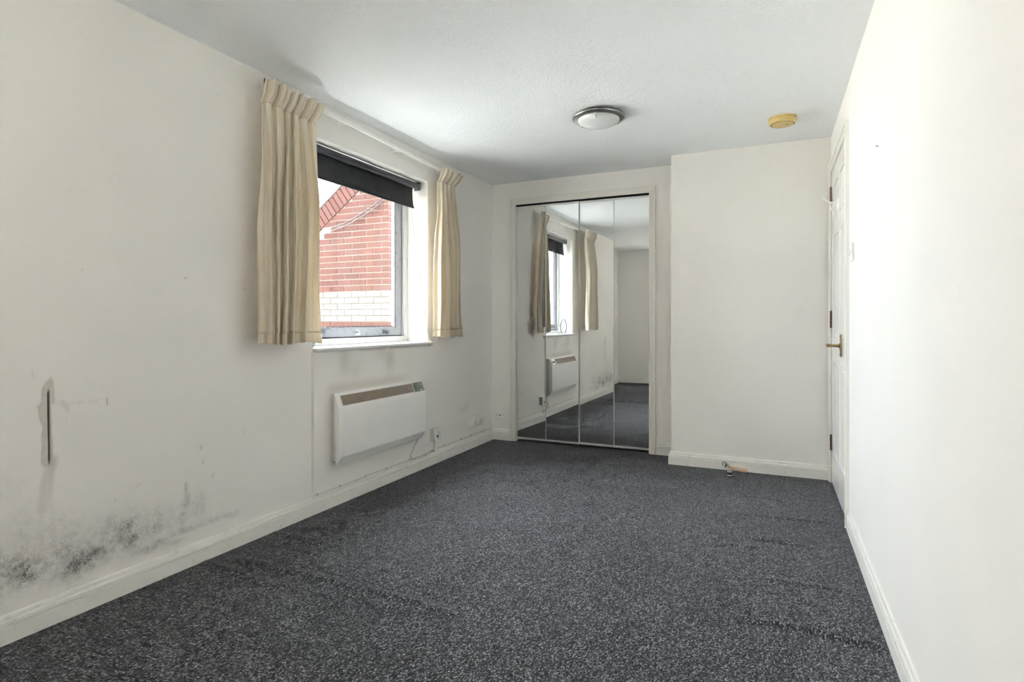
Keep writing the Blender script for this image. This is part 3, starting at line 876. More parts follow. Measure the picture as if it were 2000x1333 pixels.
gy0, gy1, gz0, gz1 = sy0 + ws, sy1 - ws, sz0 + 0.055, sz1 - 0.055
mb = MB(); bw = 0.014
mb.box(-2.530, -2.512, gy0, gy0 + bw, gz0, gz1, 0.003); mb.box(-2.530, -2.512, gy1 - bw, gy1, gz0, gz1, 0.003)
mb.box(-2.530, -2.512, gy0, gy1, gz0, gz0 + bw * 0.6, 0.002); mb.box(-2.530, -2.512, gy0, gy1, gz1 - bw, gz1, 0.003)
mb.build('glazing_bead', M['sash_shaded'], sash)
mb = MB()
for k in range(70):      # crumbling black putty along the bottom of the pane
    y = gy0 + (gy1 - gy0) * (k + random.Random(k).random()) / 70
    r = random.Random(k + 100)
    mb.box(-2.526, -2.515 + r.random() * 0.002, y, y + 0.008 + 0.012 * r.random(), gz0 + bw * 0.55, gz0 + bw * 0.6 + 0.0015 + 0.004 * r.random())
p_ = mb.build('perished_putty', M['gasket'], sash); p_['kind'] = 'stuff'
mb = MB(); mb.box(-2.5345, -2.5305, gy0 - 0.005, gy1 + 0.005, gz0 - 0.005, gz1 + 0.005); mb.build('pane', M['glass'], sash)
# catch (right), peg (middle), stay arm (left) on the bottom rail
def rail_y(u, v):
    return on_x(u, v, sx1)
cy_, cz_ = rail_y(752, 649)
mb = MB(); mb.obox((0.012, 0.060, 0.022), Matrix.Translation((sx1 + 0.006, cy_, cz_)), 0.003)
mb.lathe([(0.016, 0), (0.016, 0.010), (0.010, 0.016), (0, 0.018)], Matrix.Translation((sx1 + 0.008, cy_ + 0.012, cz_)) @ Matrix.Rotation(math.pi / 2, 4, 'Y'), 18)
mb.tube([(sx1 + 0.020, cy_ + 0.012, cz_), (sx1 + 0.026, cy_ - 0.02, cz_ + 0.012), (sx1 + 0.022, cy_ - 0.06, cz_ + 0.016)], [0.006, 0.006, 0.004], 8)
mb.build('catch', M['wire'], sash, True)
cy_, cz_ = rail_y(697, 652)
mb = MB(); mb.box(sx1 - 0.002, sx1 + 0.012, cy_ - 0.022, cy_ + 0.022, cz_ - 0.012, cz_ + 0.004, 0.002); mb.box(sx1, sx1 + 0.016, cy_ + 0.004, cy_ + 0.012, cz_ - 0.012, cz_ + 0.014, 0.002)
mb.box(sx1 - 0.001, sx1 + 0.006, cy_ - 0.020, cy_ + 0.016, cz_ + 0.020, cz_ + 0.026, 0.001)
mb.build('peg', M['window_paint'], sash, True)
cy_, cz_ = rail_y(636, 650)
mb = MB(); mb.box(sx1 - 0.001, sx1 + 0.010, cy_ - 0.22, cy_ + 0.035, cz_ + 0.022, cz_ + 0.028, 0.0015); mb.box(sx1 - 0.001, sx1 + 0.008, cy_ - 0.20, cy_ - 0.01, cz_ - 0.008, cz_ + 0.012, 0.002)
mb.build('stay', M['wire'], sash, True)
# sill board
mb = MB(); mb.box(fx1 - 0.01, XL + 0.034, WY0 - 0.004, WY1 + 0.030, 0.891, WZ0 + 0.001, 0.008, 3)
mb.build('window_sill', M['window_paint'], win, True)

# unseen fill-light window, added in the wall behind the camera
win2 = struct_empty('window_fill', ((VX0 + VX1) / 2, YF - 0.19, VZ0), 'added unseen window behind the camera, for fill light')
ya, yb = YF - 0.23, YF - 0.165
part('frame_jamb', 'window_paint', win2, [(VX0, VX0 + 0.045, ya, yb, VZ0, VZ1)])
part('frame_jamb', 'window_paint', win2, [(VX1 - 0.045, VX1, ya, yb, VZ0, VZ1)])
part('frame_head', 'window_paint', win2, [(VX0 + 0.0451, VX1 - 0.0451, ya, yb, VZ1 - 0.045, VZ1)])
part('frame_bottom', 'window_paint', win2, [(VX0 + 0.0451, VX1 - 0.0451, ya, yb, VZ0, VZ0 + 0.045)])
part('window_sill', 'window_paint', win2, [(VX0 - 0.03, VX1 + 0.03, yb - 0.005, YF + 0.034, VZ0 - 0.022, VZ0 + 0.001)], 0.006)
part('pane', 'glass', win2, [(VX0 + 0.04, VX1 - 0.04, YF - 0.20, YF - 0.196, VZ0 + 0.04, VZ1 - 0.04)], 0)

# ------------------------------------------------------------------ roller blind
bl = thing('roller_blind', 'charcoal roller blind partly lowered at the window', 'blind', (-2.395, 3.0, 2.06))
BX = -2.385
by0, by1 = 2.455, 3.545
mb = MB(); mb.lathe([(0, 0), (0.023, 0), (0.023, by1 - by0), (0, by1 - by0)], Matrix.Translation((BX, by0, 2.060)) @ Matrix.Rotation(-math.pi / 2, 4, 'X'), 24)
mb.build('roll', M['tube_dark'], bl, True)
prof = [(BX - 0.0205, 2.058), (BX - 0.0205, 2.04), (BX - 0.020, 2.01), (BX - 0.017, 1.96), (BX - 0.014, 1.93), (BX - 0.012, 1.905), (BX - 0.010, 1.898)]
mb = MB(); rows = []
for (x, z) in prof:
    t = (2.058 - z) / 0.16
    e1 = by1 - 0.030 + 0.006 * math.sin(t * 3) - (0.012 * math.sin(math.pi * min(1, t)))
    rows.append([(x + 0.0018 * math.sin(9 * s + 3 * t) * t, by0 + 0.02 + (e1 - by0 - 0.02) * s, z) for s in np.linspace(0, 1, 25)])
P = np.array(rows)
me = grid_mesh('fabric', P - np.array(bl['_base']))
fb = link_mesh('fabric', me, M['blind'], bl, True, 60)
sol = fb.modifiers.new('thickness', 'SOLIDIFY'); sol.thickness = 0.0008
mb = MB(); mb.box(BX - 0.016, BX - 0.006, by0 + 0.022, by1 - 0.032, 1.893, 1.906, 0.003); mb.build('hem_bar', M['blind'], bl, True)
for y in (by0 - 0.004, by1 + 0.001):
    mb = MB(); mb.box(BX - 0.028, BX + 0.026, y, y + 0.004, 2.030, WZ1, 0.001)
    mb.lathe([(0.024, 0), (0.024, 0.006), (0.018, 0.010), (0, 0.010)], Matrix.Translation((BX, y - 0.001, 2.060)) @ Matrix.Rotation(-math.pi / 2, 4, 'X'), 24)
    mb.build('bracket', M['white_plastic' if y < 3 else 'nickel'], bl, True)

# ------------------------------------------------------------------ curtain rail
RXL = XL + 0.062
rail = thing('curtain_rail', 'white plastic curtain rail above the window', 'curtain rail', (RXL, 2.95, 2.21))
def rz(y):
    return 2.237 - 0.0275 * (y - 2.0)
mb = MB()
prof = [(-0.006, -0.012), (0.005, -0.012), (0.007, -0.008), (0.007, 0.009), (0.004, 0.012), (-0.006, 0.012)]
mb.sweep(prof, [((RXL, y, rz(y)), (1, 0, 0), (0, 0, 1)) for y in np.linspace(2.035, 3.93, 12)])
mb.build('track', M['rail_white'], rail)
for y in (2.15, 2.62, 3.16, 3.80):
    mb = MB(); mb.box(XL - 0.001, RXL - 0.005, y - 0.010, y + 0.010, rz(y) - 0.008, rz(y) + 0.004, 0.002)
    mb.box(XL - 0.001, XL + 0.006, y - 0.013, y + 0.013, rz(y) - 0.018, rz(y) + 0.018, 0.002)
    mb.build('bracket', M['rail_white'], rail, True)
for y in (2.56, 3.05, 3.40):
    mb = MB(); mb.tube([(RXL, y, rz(y) - 0.011), (RXL + 0.004, y, rz(y) - 0.021), (RXL + 0.001, y, rz(y) - 0.027)], 0.0025, 8); mb.build('glider', M['rail_white'], rail, True)
mb = MB(); mb.box(RXL - 0.008, RXL + 0.009, 2.026, 2.036, rz(2.03) - 0.010, rz(2.03) + 0.010, 0.002); mb.build('end_stop', M['dark'], rail, True)

# ------------------------------------------------------------------ pinch-pleated curtains
def curtain(name, label, yt0, yt1, yb0, yb1, ztop, zbot, npl, seed, flare):
    e = thing(name, label, 'curtain', (RXL, (yb0 + yb1) / 2, zbot), 'pair of cream curtains')
    ns = 330
    zneck = ztop - 0.105
    r = np.random.default_rng(seed)
    ph = r.random(12) * 6.28
    amp = 0.75 + 0.5 * r.random(npl + 2)
    def surf(s, z):
        """s in 0..1 across, z height -> x, y"""
        below = np.clip((zneck - z) / (zneck - zbot), 0, 1)
        head = np.clip((z - zneck) / (ztop - zneck), 0, 1)
        k = np.clip(below * 3.0, 0, 1) ** 0.8
        # irregular fold phase
        sp = s + 0.020 * np.sin(2 * np.pi * s * 1.7 + ph[0]) + 0.010 * np.sin(2 * np.pi * s * 3.1 + ph[1])
        drift = 0.050 * below * np.sin(2 * np.pi * s * 1.1 + ph[2])
        P1 = 2 * np.pi * (npl * (sp + drift))
        a = np.interp(s, np.linspace(0, 1, npl + 2), amp)
        fold = 0.066 * a * (np.abs(np.sin(0.5 * P1)) ** 0.8 - 0.62) + np.cos(2 * P1 + ph[3]) * 0.012 + 0.010 * np.sin(0.25 * P1 + ph[4]) + 0.004 * np.cos(3 * P1 + ph[8])
        fold = fold * (0.30 + 0.70 * k)
        crease = 0.010 * np.cos(P1 * 2.5 + ph[5] + 3 * below) * np.exp(-((below - 0.12) / 0.14) ** 2)
        rag = 0.006 * np.sin(7.3 * below + 5 * s + ph[6])
        neck = -0.016 * np.cos(P1) - 0.012 + 0.005 * np.cos(3 * P1)
        pleat = -0.010 * np.cos(P1) + 0.017 * np.sign(np.cos(2 * P1 + 0.4)) * np.abs(np.cos(2 * P1 + 0.4)) ** 0.35
        mixh = np.clip(head * 2.2, 0, 1)
        xh = neck * (1 - mixh) + pleat * mixh + 0.020 * head
        x = np.where(head > 0, xh, neck * (1 - k) + (fold + crease + rag) * k)
        y0 = np.where(head > 0, yt0 + (yt0 - yt0) * head, yt0 + (yb0 - yt0) * below ** 0.8)
        y1 = np.where(head > 0, yt1 + flare * head, yt1 + (yb1 - yt1) * below ** 0.8)
        over = 0.030 * np.sin(P1 * 1.0 + 0.7) * k + 0.004 * np.sin(2 * P1)
        y = y0 + (y1 - y0) * s + over * np.sin(np.pi * np.clip(s, 0, 1)) ** 0.3
        return RXL + 0.046 + x, y
    S = np.linspace(0, 1, ns)
    # drape
    Zs = np.concatenate([np.linspace(zneck + 0.002, zneck - 0.25, 30), np.linspace(zneck - 0.26, zbot + 0.052, 60)])
    def sheet(Zs, pname, dx=0.0, hang=None):
        Sg, Zg = np.meshgrid(S, Zs, indexing='ij')
        x, y = surf(Sg, Zg)
        z = Zg.copy()
        if hang is not None:
            z = hang(Sg, Zg)
        P = np.stack([x + dx, y, z], -1) - np.array(e['_base'])
        me = grid_mesh(pname, P)
        o = link_mesh(pname, me, M['fabric'], e, True, 180)
        so = o.modifiers.new('thickness', 'SOLIDIFY'); so.thickness = 0.0018
        return o
    sheet(Zs, 'drape')
    wav = lambda Sg, Zg: Zg + 0.006 * np.sin(2 * np.pi * Sg * 1.5 + ph[7]) * (Zg < zbot + 0.03)
    sheet(np.linspace(zbot + 0.0535, zbot, 8), 'hem', 0.0006, wav)
    rough_top = lambda Sg, Zg: Zg + (0.010 * (vnoise(Sg * 30, Sg * 0 + seed, 1.0, seed, 3) - 0.5) + 0.006 * np.cos(2 * np.pi * npl * Sg * 3)) * (Zg > ztop - 0.02)
    sheet(np.linspace(zneck + 0.0015, ztop, 16), 'pleated_heading', 0.0, rough_top)
    # curtain hooks hang the heading on the track
    for k in range(npl + 1):
        s = (k + 0.02) / npl if k < npl else 0.985
        x, y = surf(np.array([min(0.985, max(0.015, s))]), np.array([ztop - 0.03]))
        y = float(y[0])
        mb = MB(); mb.tube([(RXL + 0.030, y, ztop - 0.05), (RXL + 0.022, y, ztop - 0.030), (RXL + 0.010, y, rz(y) - 0.020), (RXL + 0.004, y, rz(y) - 0.0145)], 0.0018, 6)
        mb.build('hook', M['rail_white'], e, True)
    return e
curtain('curtain', 'cream pinch-pleated curtain nearest the camera, left of the window', 1.985, 2.330, 1.945, 2.335, 2.215, 0.950, 6, 11, 0.035)
curtain('curtain', 'cream pinch-pleated curtain on the far side of the window', 3.560, 3.810, 3.495, 3.905, 2.185, 0.948, 5, 23, 0.075)

# ------------------------------------------------------------------ panel heater
ht = thing('panel_heater', 'off-white electric panel heater under the window', 'heater', (PX, 2.95, 0.245))
HY0, HY1 = 2.512, 3.388
mb = MB(); mb.box(PX, -2.2405, 2.538, 3.362, 0.262, 0.648, 0.004); mb.build('back_box', M['heater_side'], ht)
prof = [(-2.236, 0.246), (-2.2355, 0.246), (-2.234, 0.249), (-2.2075, 0.2915), (-2.2055, 0.296), (-2.205, 0.303), (-2.205, 0.552), (-2.206, 0.564), (-2.209, 0.576), (-2.238, 0.646), (-2.243, 0.654), (-2.2475, 0.657), (-2.2475, 0.640)]
mb = MB(); fr = []
cxm, czm = -2.24, 0.45
def inset(d):
    return [(p[0] - max(0, (p[0] + 2.250)) / 0.045 * d * 0.8, czm + (p[1] - czm) * (1 - d / 0.21)) for p in prof]
for (y, d) in ((HY0, 0.010), (HY0 + 0.003, 0.004), (HY0 + 0.010, 0.0), (HY1 - 0.010, 0.0), (HY1 - 0.003, 0.004), (HY1, 0.010)):
    pp = inset(d)
    fr.append([mb.bm.verts.new((x, y, z)) for (x, z) in pp])
k = len(prof)
for r0, r1 in zip(fr[:-1], fr[1:]):
    for i in range(k):
        j = (i + 1) % k
        mb.bm.faces.new((r0[i], r0[j], r1[j], r1[i]))
mb.bm.faces.new(fr[0][::-1]); mb.bm.faces.new(fr[-1])
mb.build('front_cover', M['heater'], ht, True, 24)
# sloping vent strip along the top front edge
A = Vector((-2.238, 0, 0.646)); Bv = Vector((-2.209, 0, 0.576))
dn = (Bv - A).normalized(); nn = Vector((dn.z * -1, 0, dn.x)); nn = nn if nn.x > 0 else -nn
def slope_mat(y, t, off):
    p = A + (Bv - A) * t + nn * off
    return Matrix(((0, dn.x, nn.x, p.x), (1, 0, 0, y), (0, dn.z, nn.z, p.z), (0, 0, 0, 1)))
Ls = (Bv - A).length
gy_a, gy_b, gy_c = HY0 + 0.030, HY1 - 0.140, HY1 - 0.014
mb = MB(); mb.obox((gy_b - gy_a, Ls * 0.80, 0.003), slope_mat((gy_a + gy_b) / 2, 0.5, 0.0006), 0.0004, 1); grille = mb.build('grille', M['grille'], ht)
mb = MB(); n = 66
for i in range(n):
    y = gy_a + 0.008 + (gy_b - gy_a - 0.016) * i / (n - 1)
    mb.obox((0.0042, Ls * 0.74, 0.003), slope_mat(y, 0.5, 0.003))
sl_ = mb.build('slats', M['grille_slat'], grille); sl_['kind'] = 'stuff'
mb = MB()
for (ya, yb_, ta, tb) in ((gy_a - 0.006, gy_b + 0.006, 0.05, 0.11), (gy_a - 0.006, gy_b + 0.006, 0.89, 0.95)):
    mb.obox((yb_ - ya, Ls * (tb - ta), 0.006), slope_mat((ya + yb_) / 2, (ta + tb) / 2, 0.001), 0.001, 1)
for y in (gy_a - 0.003, gy_b + 0.003):
    mb.obox((0.006, Ls * 0.9, 0.006), slope_mat(y, 0.5, 0.001), 0.001, 1)
mb.build('grille_frame', M['heater'], ht)
mb = MB(); mb.obox((gy_c - gy_b - 0.014, Ls * 0.86, 0.006), slope_mat((gy_b + gy_c) / 2 + 0.004, 0.5, 0.0012), 0.0015, 2); ctl = mb.build('control_panel', M['control'], ht)
for dy, rr in ((-0.028, 0.013), (0.022, 0.010)):
    mb = MB(); mb.lathe([(rr, 0), (rr * 0.92, 0.006), (0, 0.007)], slope_mat((gy_b + gy_c) / 2 + dy, 0.5, 0.004), 20); mb.build('dial', M['control'], ctl, True)
mb = MB(); mb.obox((0.03, 0.006, 0.001), slope_mat((gy_b + gy_c) / 2 + 0.022, 0.84, 0.0045)); mb.build('marking', M['white_plastic'], ctl)

# ------------------------------------------------------------------ sockets
def frame_on(wall, a, z, depth):
    """matrix: local x along wall, local y up, local z out of the wall"""
    if wall == 'left':
        return Matrix(((0, 0, 1, depth), (1, 0, 0, a), (0, 1, 0, z), (0, 0, 0, 1)))
    return Matrix(((1, 0, 0, a), (0, 0, -1, depth), (0, 1, 0, z), (0, 0, 0, 1)))
def plate(e, F, w, h, d, mat='white_plastic', bev=0.003):
    mb = MB(); mb.obox((w, h, d), F @ Matrix.Translation((0, 0, d / 2)), bev); return mb.build('plate', M[mat], e, True)
def bit(e, name, F, x, y, w, h, d, z, mat, bev=0.0008):
    mb = MB(); mb.obox((w, h, d), F @ Matrix.Translation((x, y, z + d / 2)), bev, 1); return mb.build(name, M[mat], e)
def disc(e, name, F, x, y, r, d, z, mat):
    mb = MB(); mb.lathe([(r, 0), (r * 0.9, d), (0, d)], F @ Matrix.Translation((x, y, z)), 14); return mb.build(name, M[mat], e, True)
# fused spur below the window
s1 = thing('fused_spur', 'white switched fuse spur with a cord, beside the heater', 'wall socket', (XL, 3.640, 0.222))
F = frame_on('left', 3.640, 0.222, XL - 0.001)
mb = MB(); mb.obox((0.086, 0.086, 0.030), F @ Matrix.Translation((0, 0, 0.015)), 0.002); mb.build('back_box', M['heater_side'], s1)
plate(s1, frame_on('left', 3.640, 0.222, XL + 0.029), 0.087, 0.087, 0.009)
F2 = frame_on('left', 3.640, 0.222, XL + 0.038)
bit(s1, 'rocker', F2, 0, 0.018, 0.020, 0.026, 0.004, -0.001, 'white_plastic'); bit(s1, 'fuse_holder', F2, 0, -0.016, 0.018, 0.016, 0.003, -0.001, 'dark'); disc(s1, 'screw', F2, -0.031, 0, 0.005, 0.001, -0.0003, 'steel'); disc(s1, 'screw', F2, 0.031, 0, 0.005, 0.001, -0.0003, 'steel')
# double socket
s2 = thing('double_socket', 'white double plug socket low on the window wall', 'wall socket', (XL, 4.290, 0.222))
F = frame_on('left', 4.290, 0.222, XL - 0.001)
mb = MB(); mb.obox((0.146, 0.086, 0.028), F @ Matrix.Translation((0, 0, 0.014)), 0.002); mb.build('back_box', M['heater_side'], s2)
plate(s2, frame_on('left', 4.290, 0.222, XL + 0.027), 0.147, 0.087, 0.009)
F2 = frame_on('left', 4.290, 0.222, XL + 0.036)
for sx in (-1, 1):
    bit(s2, 'rocker', F2, sx * 0.014, 0.022, 0.013, 0.024, 0.004, -0.001, 'white_plastic')
    bit(s2, 'earth_slot', F2, sx * 0.044, 0.010, 0.005, 0.010, 0.0012, -0.0005, 'dark', 0)
    for dx in (-0.011, 0.011):
        bit(s2, 'pin_slot', F2, sx * 0.044 + dx, -0.012, 0.008, 0.005, 0.0012, -0.0005, 'dark', 0)
    disc(s2, 'screw', F2, sx * 0.064, 0, 0.004, 0.001, -0.0003, 'steel')
# aerial outlet on the end wall
s3 = thing('aerial_socket', 'white single aerial outlet beside the wardrobe frame', 'wall socket', (-2.228, YB, 0.221))
F = frame_on('back', -2.228, 0.221, YB + 0.001)
plate(s3, F, 0.086, 0.086, 0.010)
F2 = frame_on('back', -2.228, 0.221, YB - 0.009)
disc(s3, 'outlet', F2, 0, 0, 0.0065, 0.0015, -0.0005, 'dark'); disc(s3, 'screw', F2, -0.030, 0, 0.0035, 0.001, -0.0003, 'rusty'); disc(s3, 'screw', F2, 0.030, 0, 0.0035, 0.001, -0.0003, 'rusty')

# ------------------------------------------------------------------ cables indoors
def smooth_pts(pts, n=8):
    out = []
    P = [Vector(p) for p in pts]
    for i in range(len(P) - 1):
        p0, p1, p2, p3 = P[max(i - 1, 0)], P[i], P[i + 1], P[min(i + 2, len(P) - 1)]
        for k in range(n):
            t = k / n
            out.append(0.5 * ((2 * p1) + (p2 - p0) * t + (2 * p0 - 5 * p1 + 4 * p2 - p3) * t * t + (3 * p1 - p0 - 3 * p2 + p3) * t ** 3))
    out.append(P[-1])
    return out
def wpt(u, v, X):
    y, z = on_x(u, v, X); return (X, y, z)
hx = PX + 0.006
cord = thing('heater_cord', 'grey flex drooping from the heater to the fuse spur', 'cord', (hx, 3.5, 0.1))
mb = MB(); mb.tube(smooth_pts([(-2.255, on_x(813, 860, hx)[0], 0.255), wpt(811, 868, hx), wpt(804, 884, hx), wpt(802, 892, hx), wpt(807, 896, hx + 0.004), wpt(820, 892, hx + 0.002), wpt(845, 880, XL + 0.014), wpt(848, 875, XL + 0.014), wpt(848.5, 868, XL + 0.016), (XL + 0.016, 3.642, 0.1765)]), 0.0032, 8)
mb.build('flex', M['cord_grey'], cord, True)
for (u, v) in ((808, 896.5), (829, 889), (846, 881)):
    y, z = on_x(u, v, XL + 0.014)
    mb = MB(); mb.box((PX if y < 3.545 else XL) - 0.001, PX + 0.010, y - 0.004, y + 0.004, z - 0.005, z + 0.006, 0.0015); mb.build('clip', M['cord_white'], cord)
# thin aerial lead crossing the reveal and running down the wall
lead = thing('aerial_lead', 'thin white lead crossing the window reveal and down the wall', 'cord', (XL, 3.56, 0.9))
p0 = on_y(803, 415, WY1 - 0.0035); p1 = on_y(836, 655, WY1 - 0.0035)
mb = MB(); mb.tube(smooth_pts([(p0[0], WY1 - 0.0035, p0[1]), ((p0[0] * 0.55 + p1[0] * 0.45), WY1 - 0.0035, (p0[1] * 0.55 + p1[1] * 0.45) - 0.03), (p1[0], WY1 - 0.0035, p1[1]),
                   (XL + 0.020, WY1 - 0.001, 0.93), (XL + 0.036, WY1 - 0.004, 0.905), (XL + 0.030, WY1 - 0.004, 0.885), (XL + 0.008, 3.555, 0.86), (XL + 0.0055, 3.553, 0.6), (XL + 0.0055, 3.556, 0.20), (XL + 0.006, 3.552, 0.165), (PX + 0.004, 3.530, 0.158)]), 0.0021, 7)
mb.build('wire', M['cord_white'], lead, True)
for z in (0.75, 0.45, 0.25):
    mb = MB(); mb.box(XL - 0.001, XL + 0.007, 3.549, 3.561, z - 0.003, z + 0.003, 0.001); mb.build('clip', M['cord_white'], lead)
# lead clipped along the top of the skirting
sk = thing('skirting_lead', 'thin cream lead clipped along the top of the skirting', 'cord', (XL, 3.4, 0.1))
mb = MB()
for (x_, y0_, y1_) in ((PX, 2.40, 3.40), (XL, 3.70, 4.60)):
    mb.tube([(x_ + 0.0035, y, 0.1045 + 0.0012 * math.sin(9 * y)) for y in np.linspace(y0_, y1_, 20)], 0.0026, 7)
mb.build('wire', M['cord_white'], sk, True)
for y in (2.42, 2.60, 2.83, 3.04, 3.30, 3.80, 4.05, 4.22, 4.45):
    xx = PX if y < 3.545 else XL
    mb = MB(); mb.box(xx - 0.001, xx + 0.008, y - 0.003, y + 0.003, 0.100, 0.111, 0.001); mb.build('clip', M['cord_grey'], sk)

# ------------------------------------------------------------------ ceiling light
cl = thing('ceiling_light', 'round nickel-rimmed ceiling light with frosted glass bowl', 'ceiling light', (-0.946, 3.325, H))
T = Matrix.Translation((-0.946, 3.325, 0))
mb = MB(); mb.lathe([(0.0, H), (0.118, H), (0.120, H - 0.022), (0.118, H - 0.024), (0, H - 0.024)], T, 56); mb.build('base_pan', M['nickel'], cl, True)
mb = MB(); mb.lathe([(0.119, H - 0.010), (0.150, H - 0.010), (0.1555, H - 0.013), (0.157, H - 0.018), (0.154, H - 0.024), (0.146, H - 0.026), (0.140, H - 0.0265), (0.121, H - 0.030), (0.119, H - 0.026)], T, 64); mb.build('rim', M['nickel'], cl, True, 60)
R0 = 0.124; dome = [(R0, H - 0.026)]
for i in range(1, 13):
    a = i / 12 * math.pi / 2
    dome.append((R0 * math.cos(a), H - 0.030 - 0.040 * math.sin(a)))
dome[-1] = (0, dome[-1][1])
mb = MB(); mb.lathe(dome, T, 64); mb.build('glass_bowl', M['frosted'], cl, True, 60)
for ang in (math.radians(38), math.radians(158), math.radians(278)):
    c = Vector((-0.946 + 0.126 * math.cos(ang), 3.325 + 0.126 * math.sin(ang), H - 0.032))
    rad = Vector((math.cos(ang), math.sin(ang), 0))
    mb = MB(); mb.lathe([(0.006, 0), (0.006, 0.010), (0.0045, 0.014), (0, 0.015)], Matrix.Translation(c + Vector((0, 0, 0.004))) @ Matrix.Rotation(math.pi, 4, 'X'), 14)
    mb.tube([c + Vector((0, 0, -0.006)), c - rad * 0.010 + Vector((0, 0, -0.012)), c - rad * 0.018 + Vector((0, 0, -0.018))], [0.003, 0.003, 0.0035], 8)
    mb.build('clip', M['chrome'], cl, True)

# ------------------------------------------------------------------ smoke alarm
sa = thing('smoke_alarm', 'round smoke alarm yellowed with age on the ceiling', 'smoke alarm', (0.058, 3.838, H))
T = Matrix.Translation((0.058, 3.838, 0))
mb = MB(); mb.lathe([(0, H), (0.0775, H), (0.0780, H - 0.006), (0.0765, H - 0.0075), (0.073, H - 0.008), (0.073, H - 0.010), (0, H - 0.010)], T, 48); mb.build('base', M['yellowed'], sa, True)
mb = MB(); mb.lathe([(0.070, H - 0.009), (0.0765, H - 0.011), (0.077, H - 0.026), (0.074, H - 0.035), (0.066, H - 0.0400), (0.0635, H - 0.0385), (0.0625, H - 0.0385), (0.061, H - 0.0420), (0.040, H - 0.046), (0, H - 0.047)], T, 48); mb.build('cover', M['yellowed'], sa, True, 30)
for i in range(36):
    a = i * 2 * math.pi / 36
    mb = MB(); mb.obox((0.0055, 0.0065, 0.003), T @ Matrix.Rotation(a, 4, 'Z') @ Matrix.Translation((0.0632, 0, H - 0.0395))); mb.build('vent_slot', M['dark'], sa)
mb = MB(); mb.lathe([(0.011, 0), (0.010, 0.002), (0, 0.0025)], Matrix.Translation((0.082, 3.815, H - 0.0455)) @ Matrix.Rotation(math.pi, 4, 'X'), 18); mb.build('test_button', M['yellowed'], sa, True)
mb = MB(); mb.obox((0.014, 0.006, 0.002), Matrix.Translation((0.082, 3.815, H - 0.0480))); mb.build('indicator', M['dark'], sa)

# ------------------------------------------------------------------ door stop and small wooden-handled tool on the carpet
dx, dy = on_z(1425, 930, 0.0)
ds = thing('door_stop', 'small dark rubber door stop standing on the carpet', 'door stop', (dx, dy, 0))
T = Matrix.Translation((dx, dy, -0.001))
mb = MB(); mb.lathe([(0, 0), (0.023, 0), (0.0235, 0.004), (0.020, 0.007), (0.0185, 0.010), (0.0175, 0.030), (0.016, 0.033), (0, 0.033)], T, 28); mb.build('housing', M['steel'], ds, True)
mb = MB(); mb.lathe([(0.0190, 0.011), (0.0195, 0.013), (0.0192, 0.026), (0.0182, 0.028)], T, 28); mb.build('rubber_sleeve', M['rubber'], ds, True)
mb = MB(); mb.lathe([(0.0248, 0.0), (0.026, 0.002), (0.024, 0.005), (0.021, 0.006)], T, 28); mb.build('foot_ring', M['rubber'], ds, True)

hx0, hz0 = on_y(1421, 915, YP - 0.035); hx1, hz1 = on_y(1456, 919, YP - 0.035)
tl = thing('hand_tool', 'small tool with beech handle and curved steel head against the skirting', 'hand tool', (hx0, YP - 0.035, 0))
yt = YP - 0.036
mb = MB(); prof = [(-0.0075, -0.011), (0.0075, -0.011), (0.010, -0.004), (0.010, 0.004), (0.0075, 0.011), (-0.0075, 0.011), (-0.010, 0.004), (-0.010, -0.004)]
hh = [((hx0 + 0.000, yt - 0.002, 0.040), 0.55), ((hx0 + 0.012, yt - 0.001, 0.030), 0.75), ((hx0 + 0.030, yt, 0.0215), 0.92), ((hx0 + 0.065, yt, 0.017), 0.98), ((hx0 + 0.10, yt, 0.0145), 1.1), ((hx0 + 0.128, yt, 0.0135), 1.15)]
fr = []
for i, (p, s) in enumerate(hh):
    a = Vector(hh[max(i - 1, 0)][0]); b = Vector(hh[min(i + 1, len(hh) - 1)][0]); t = (b - a).normalized()
    side = Vector((0, 1, 0)); upv = side.cross(t).normalized()
    if upv.z < 0: upv = -upv
    fr.append((p, side * s, upv * s))
mb.sweep(prof, fr); mb.build('handle', M['wood'], tl, True, 60)
mb = MB()
hc = Vector((hx0 - 0.006, yt - 0.002, 0.050))
mb.tube([Vector((hx0 + 0.006, yt - 0.002, 0.036)), hc, hc + Vector((-0.010, 0, 0.010)), hc + Vector((-0.020, 0, 0.012)), hc + Vector((-0.027, -0.001, 0.004)), hc + Vector((-0.027, -0.002, -0.008)), hc + Vector((-0.022, -0.003, -0.016))], [0.007, 0.008, 0.0055, 0.0042, 0.004, 0.0038, 0.003], 10)
mb.build('curved_head', M['steel'], tl, True, 60)
mb = MB(); mb.tube([hc + Vector((-0.002, 0, -0.004)), hc + Vector((-0.006, -0.001, -0.016)), hc + Vector((-0.008, -0.001, -0.026))], [0.005, 0.004, 0.0045], 10); mb.build('peen', M['dark'], tl, True, 60)

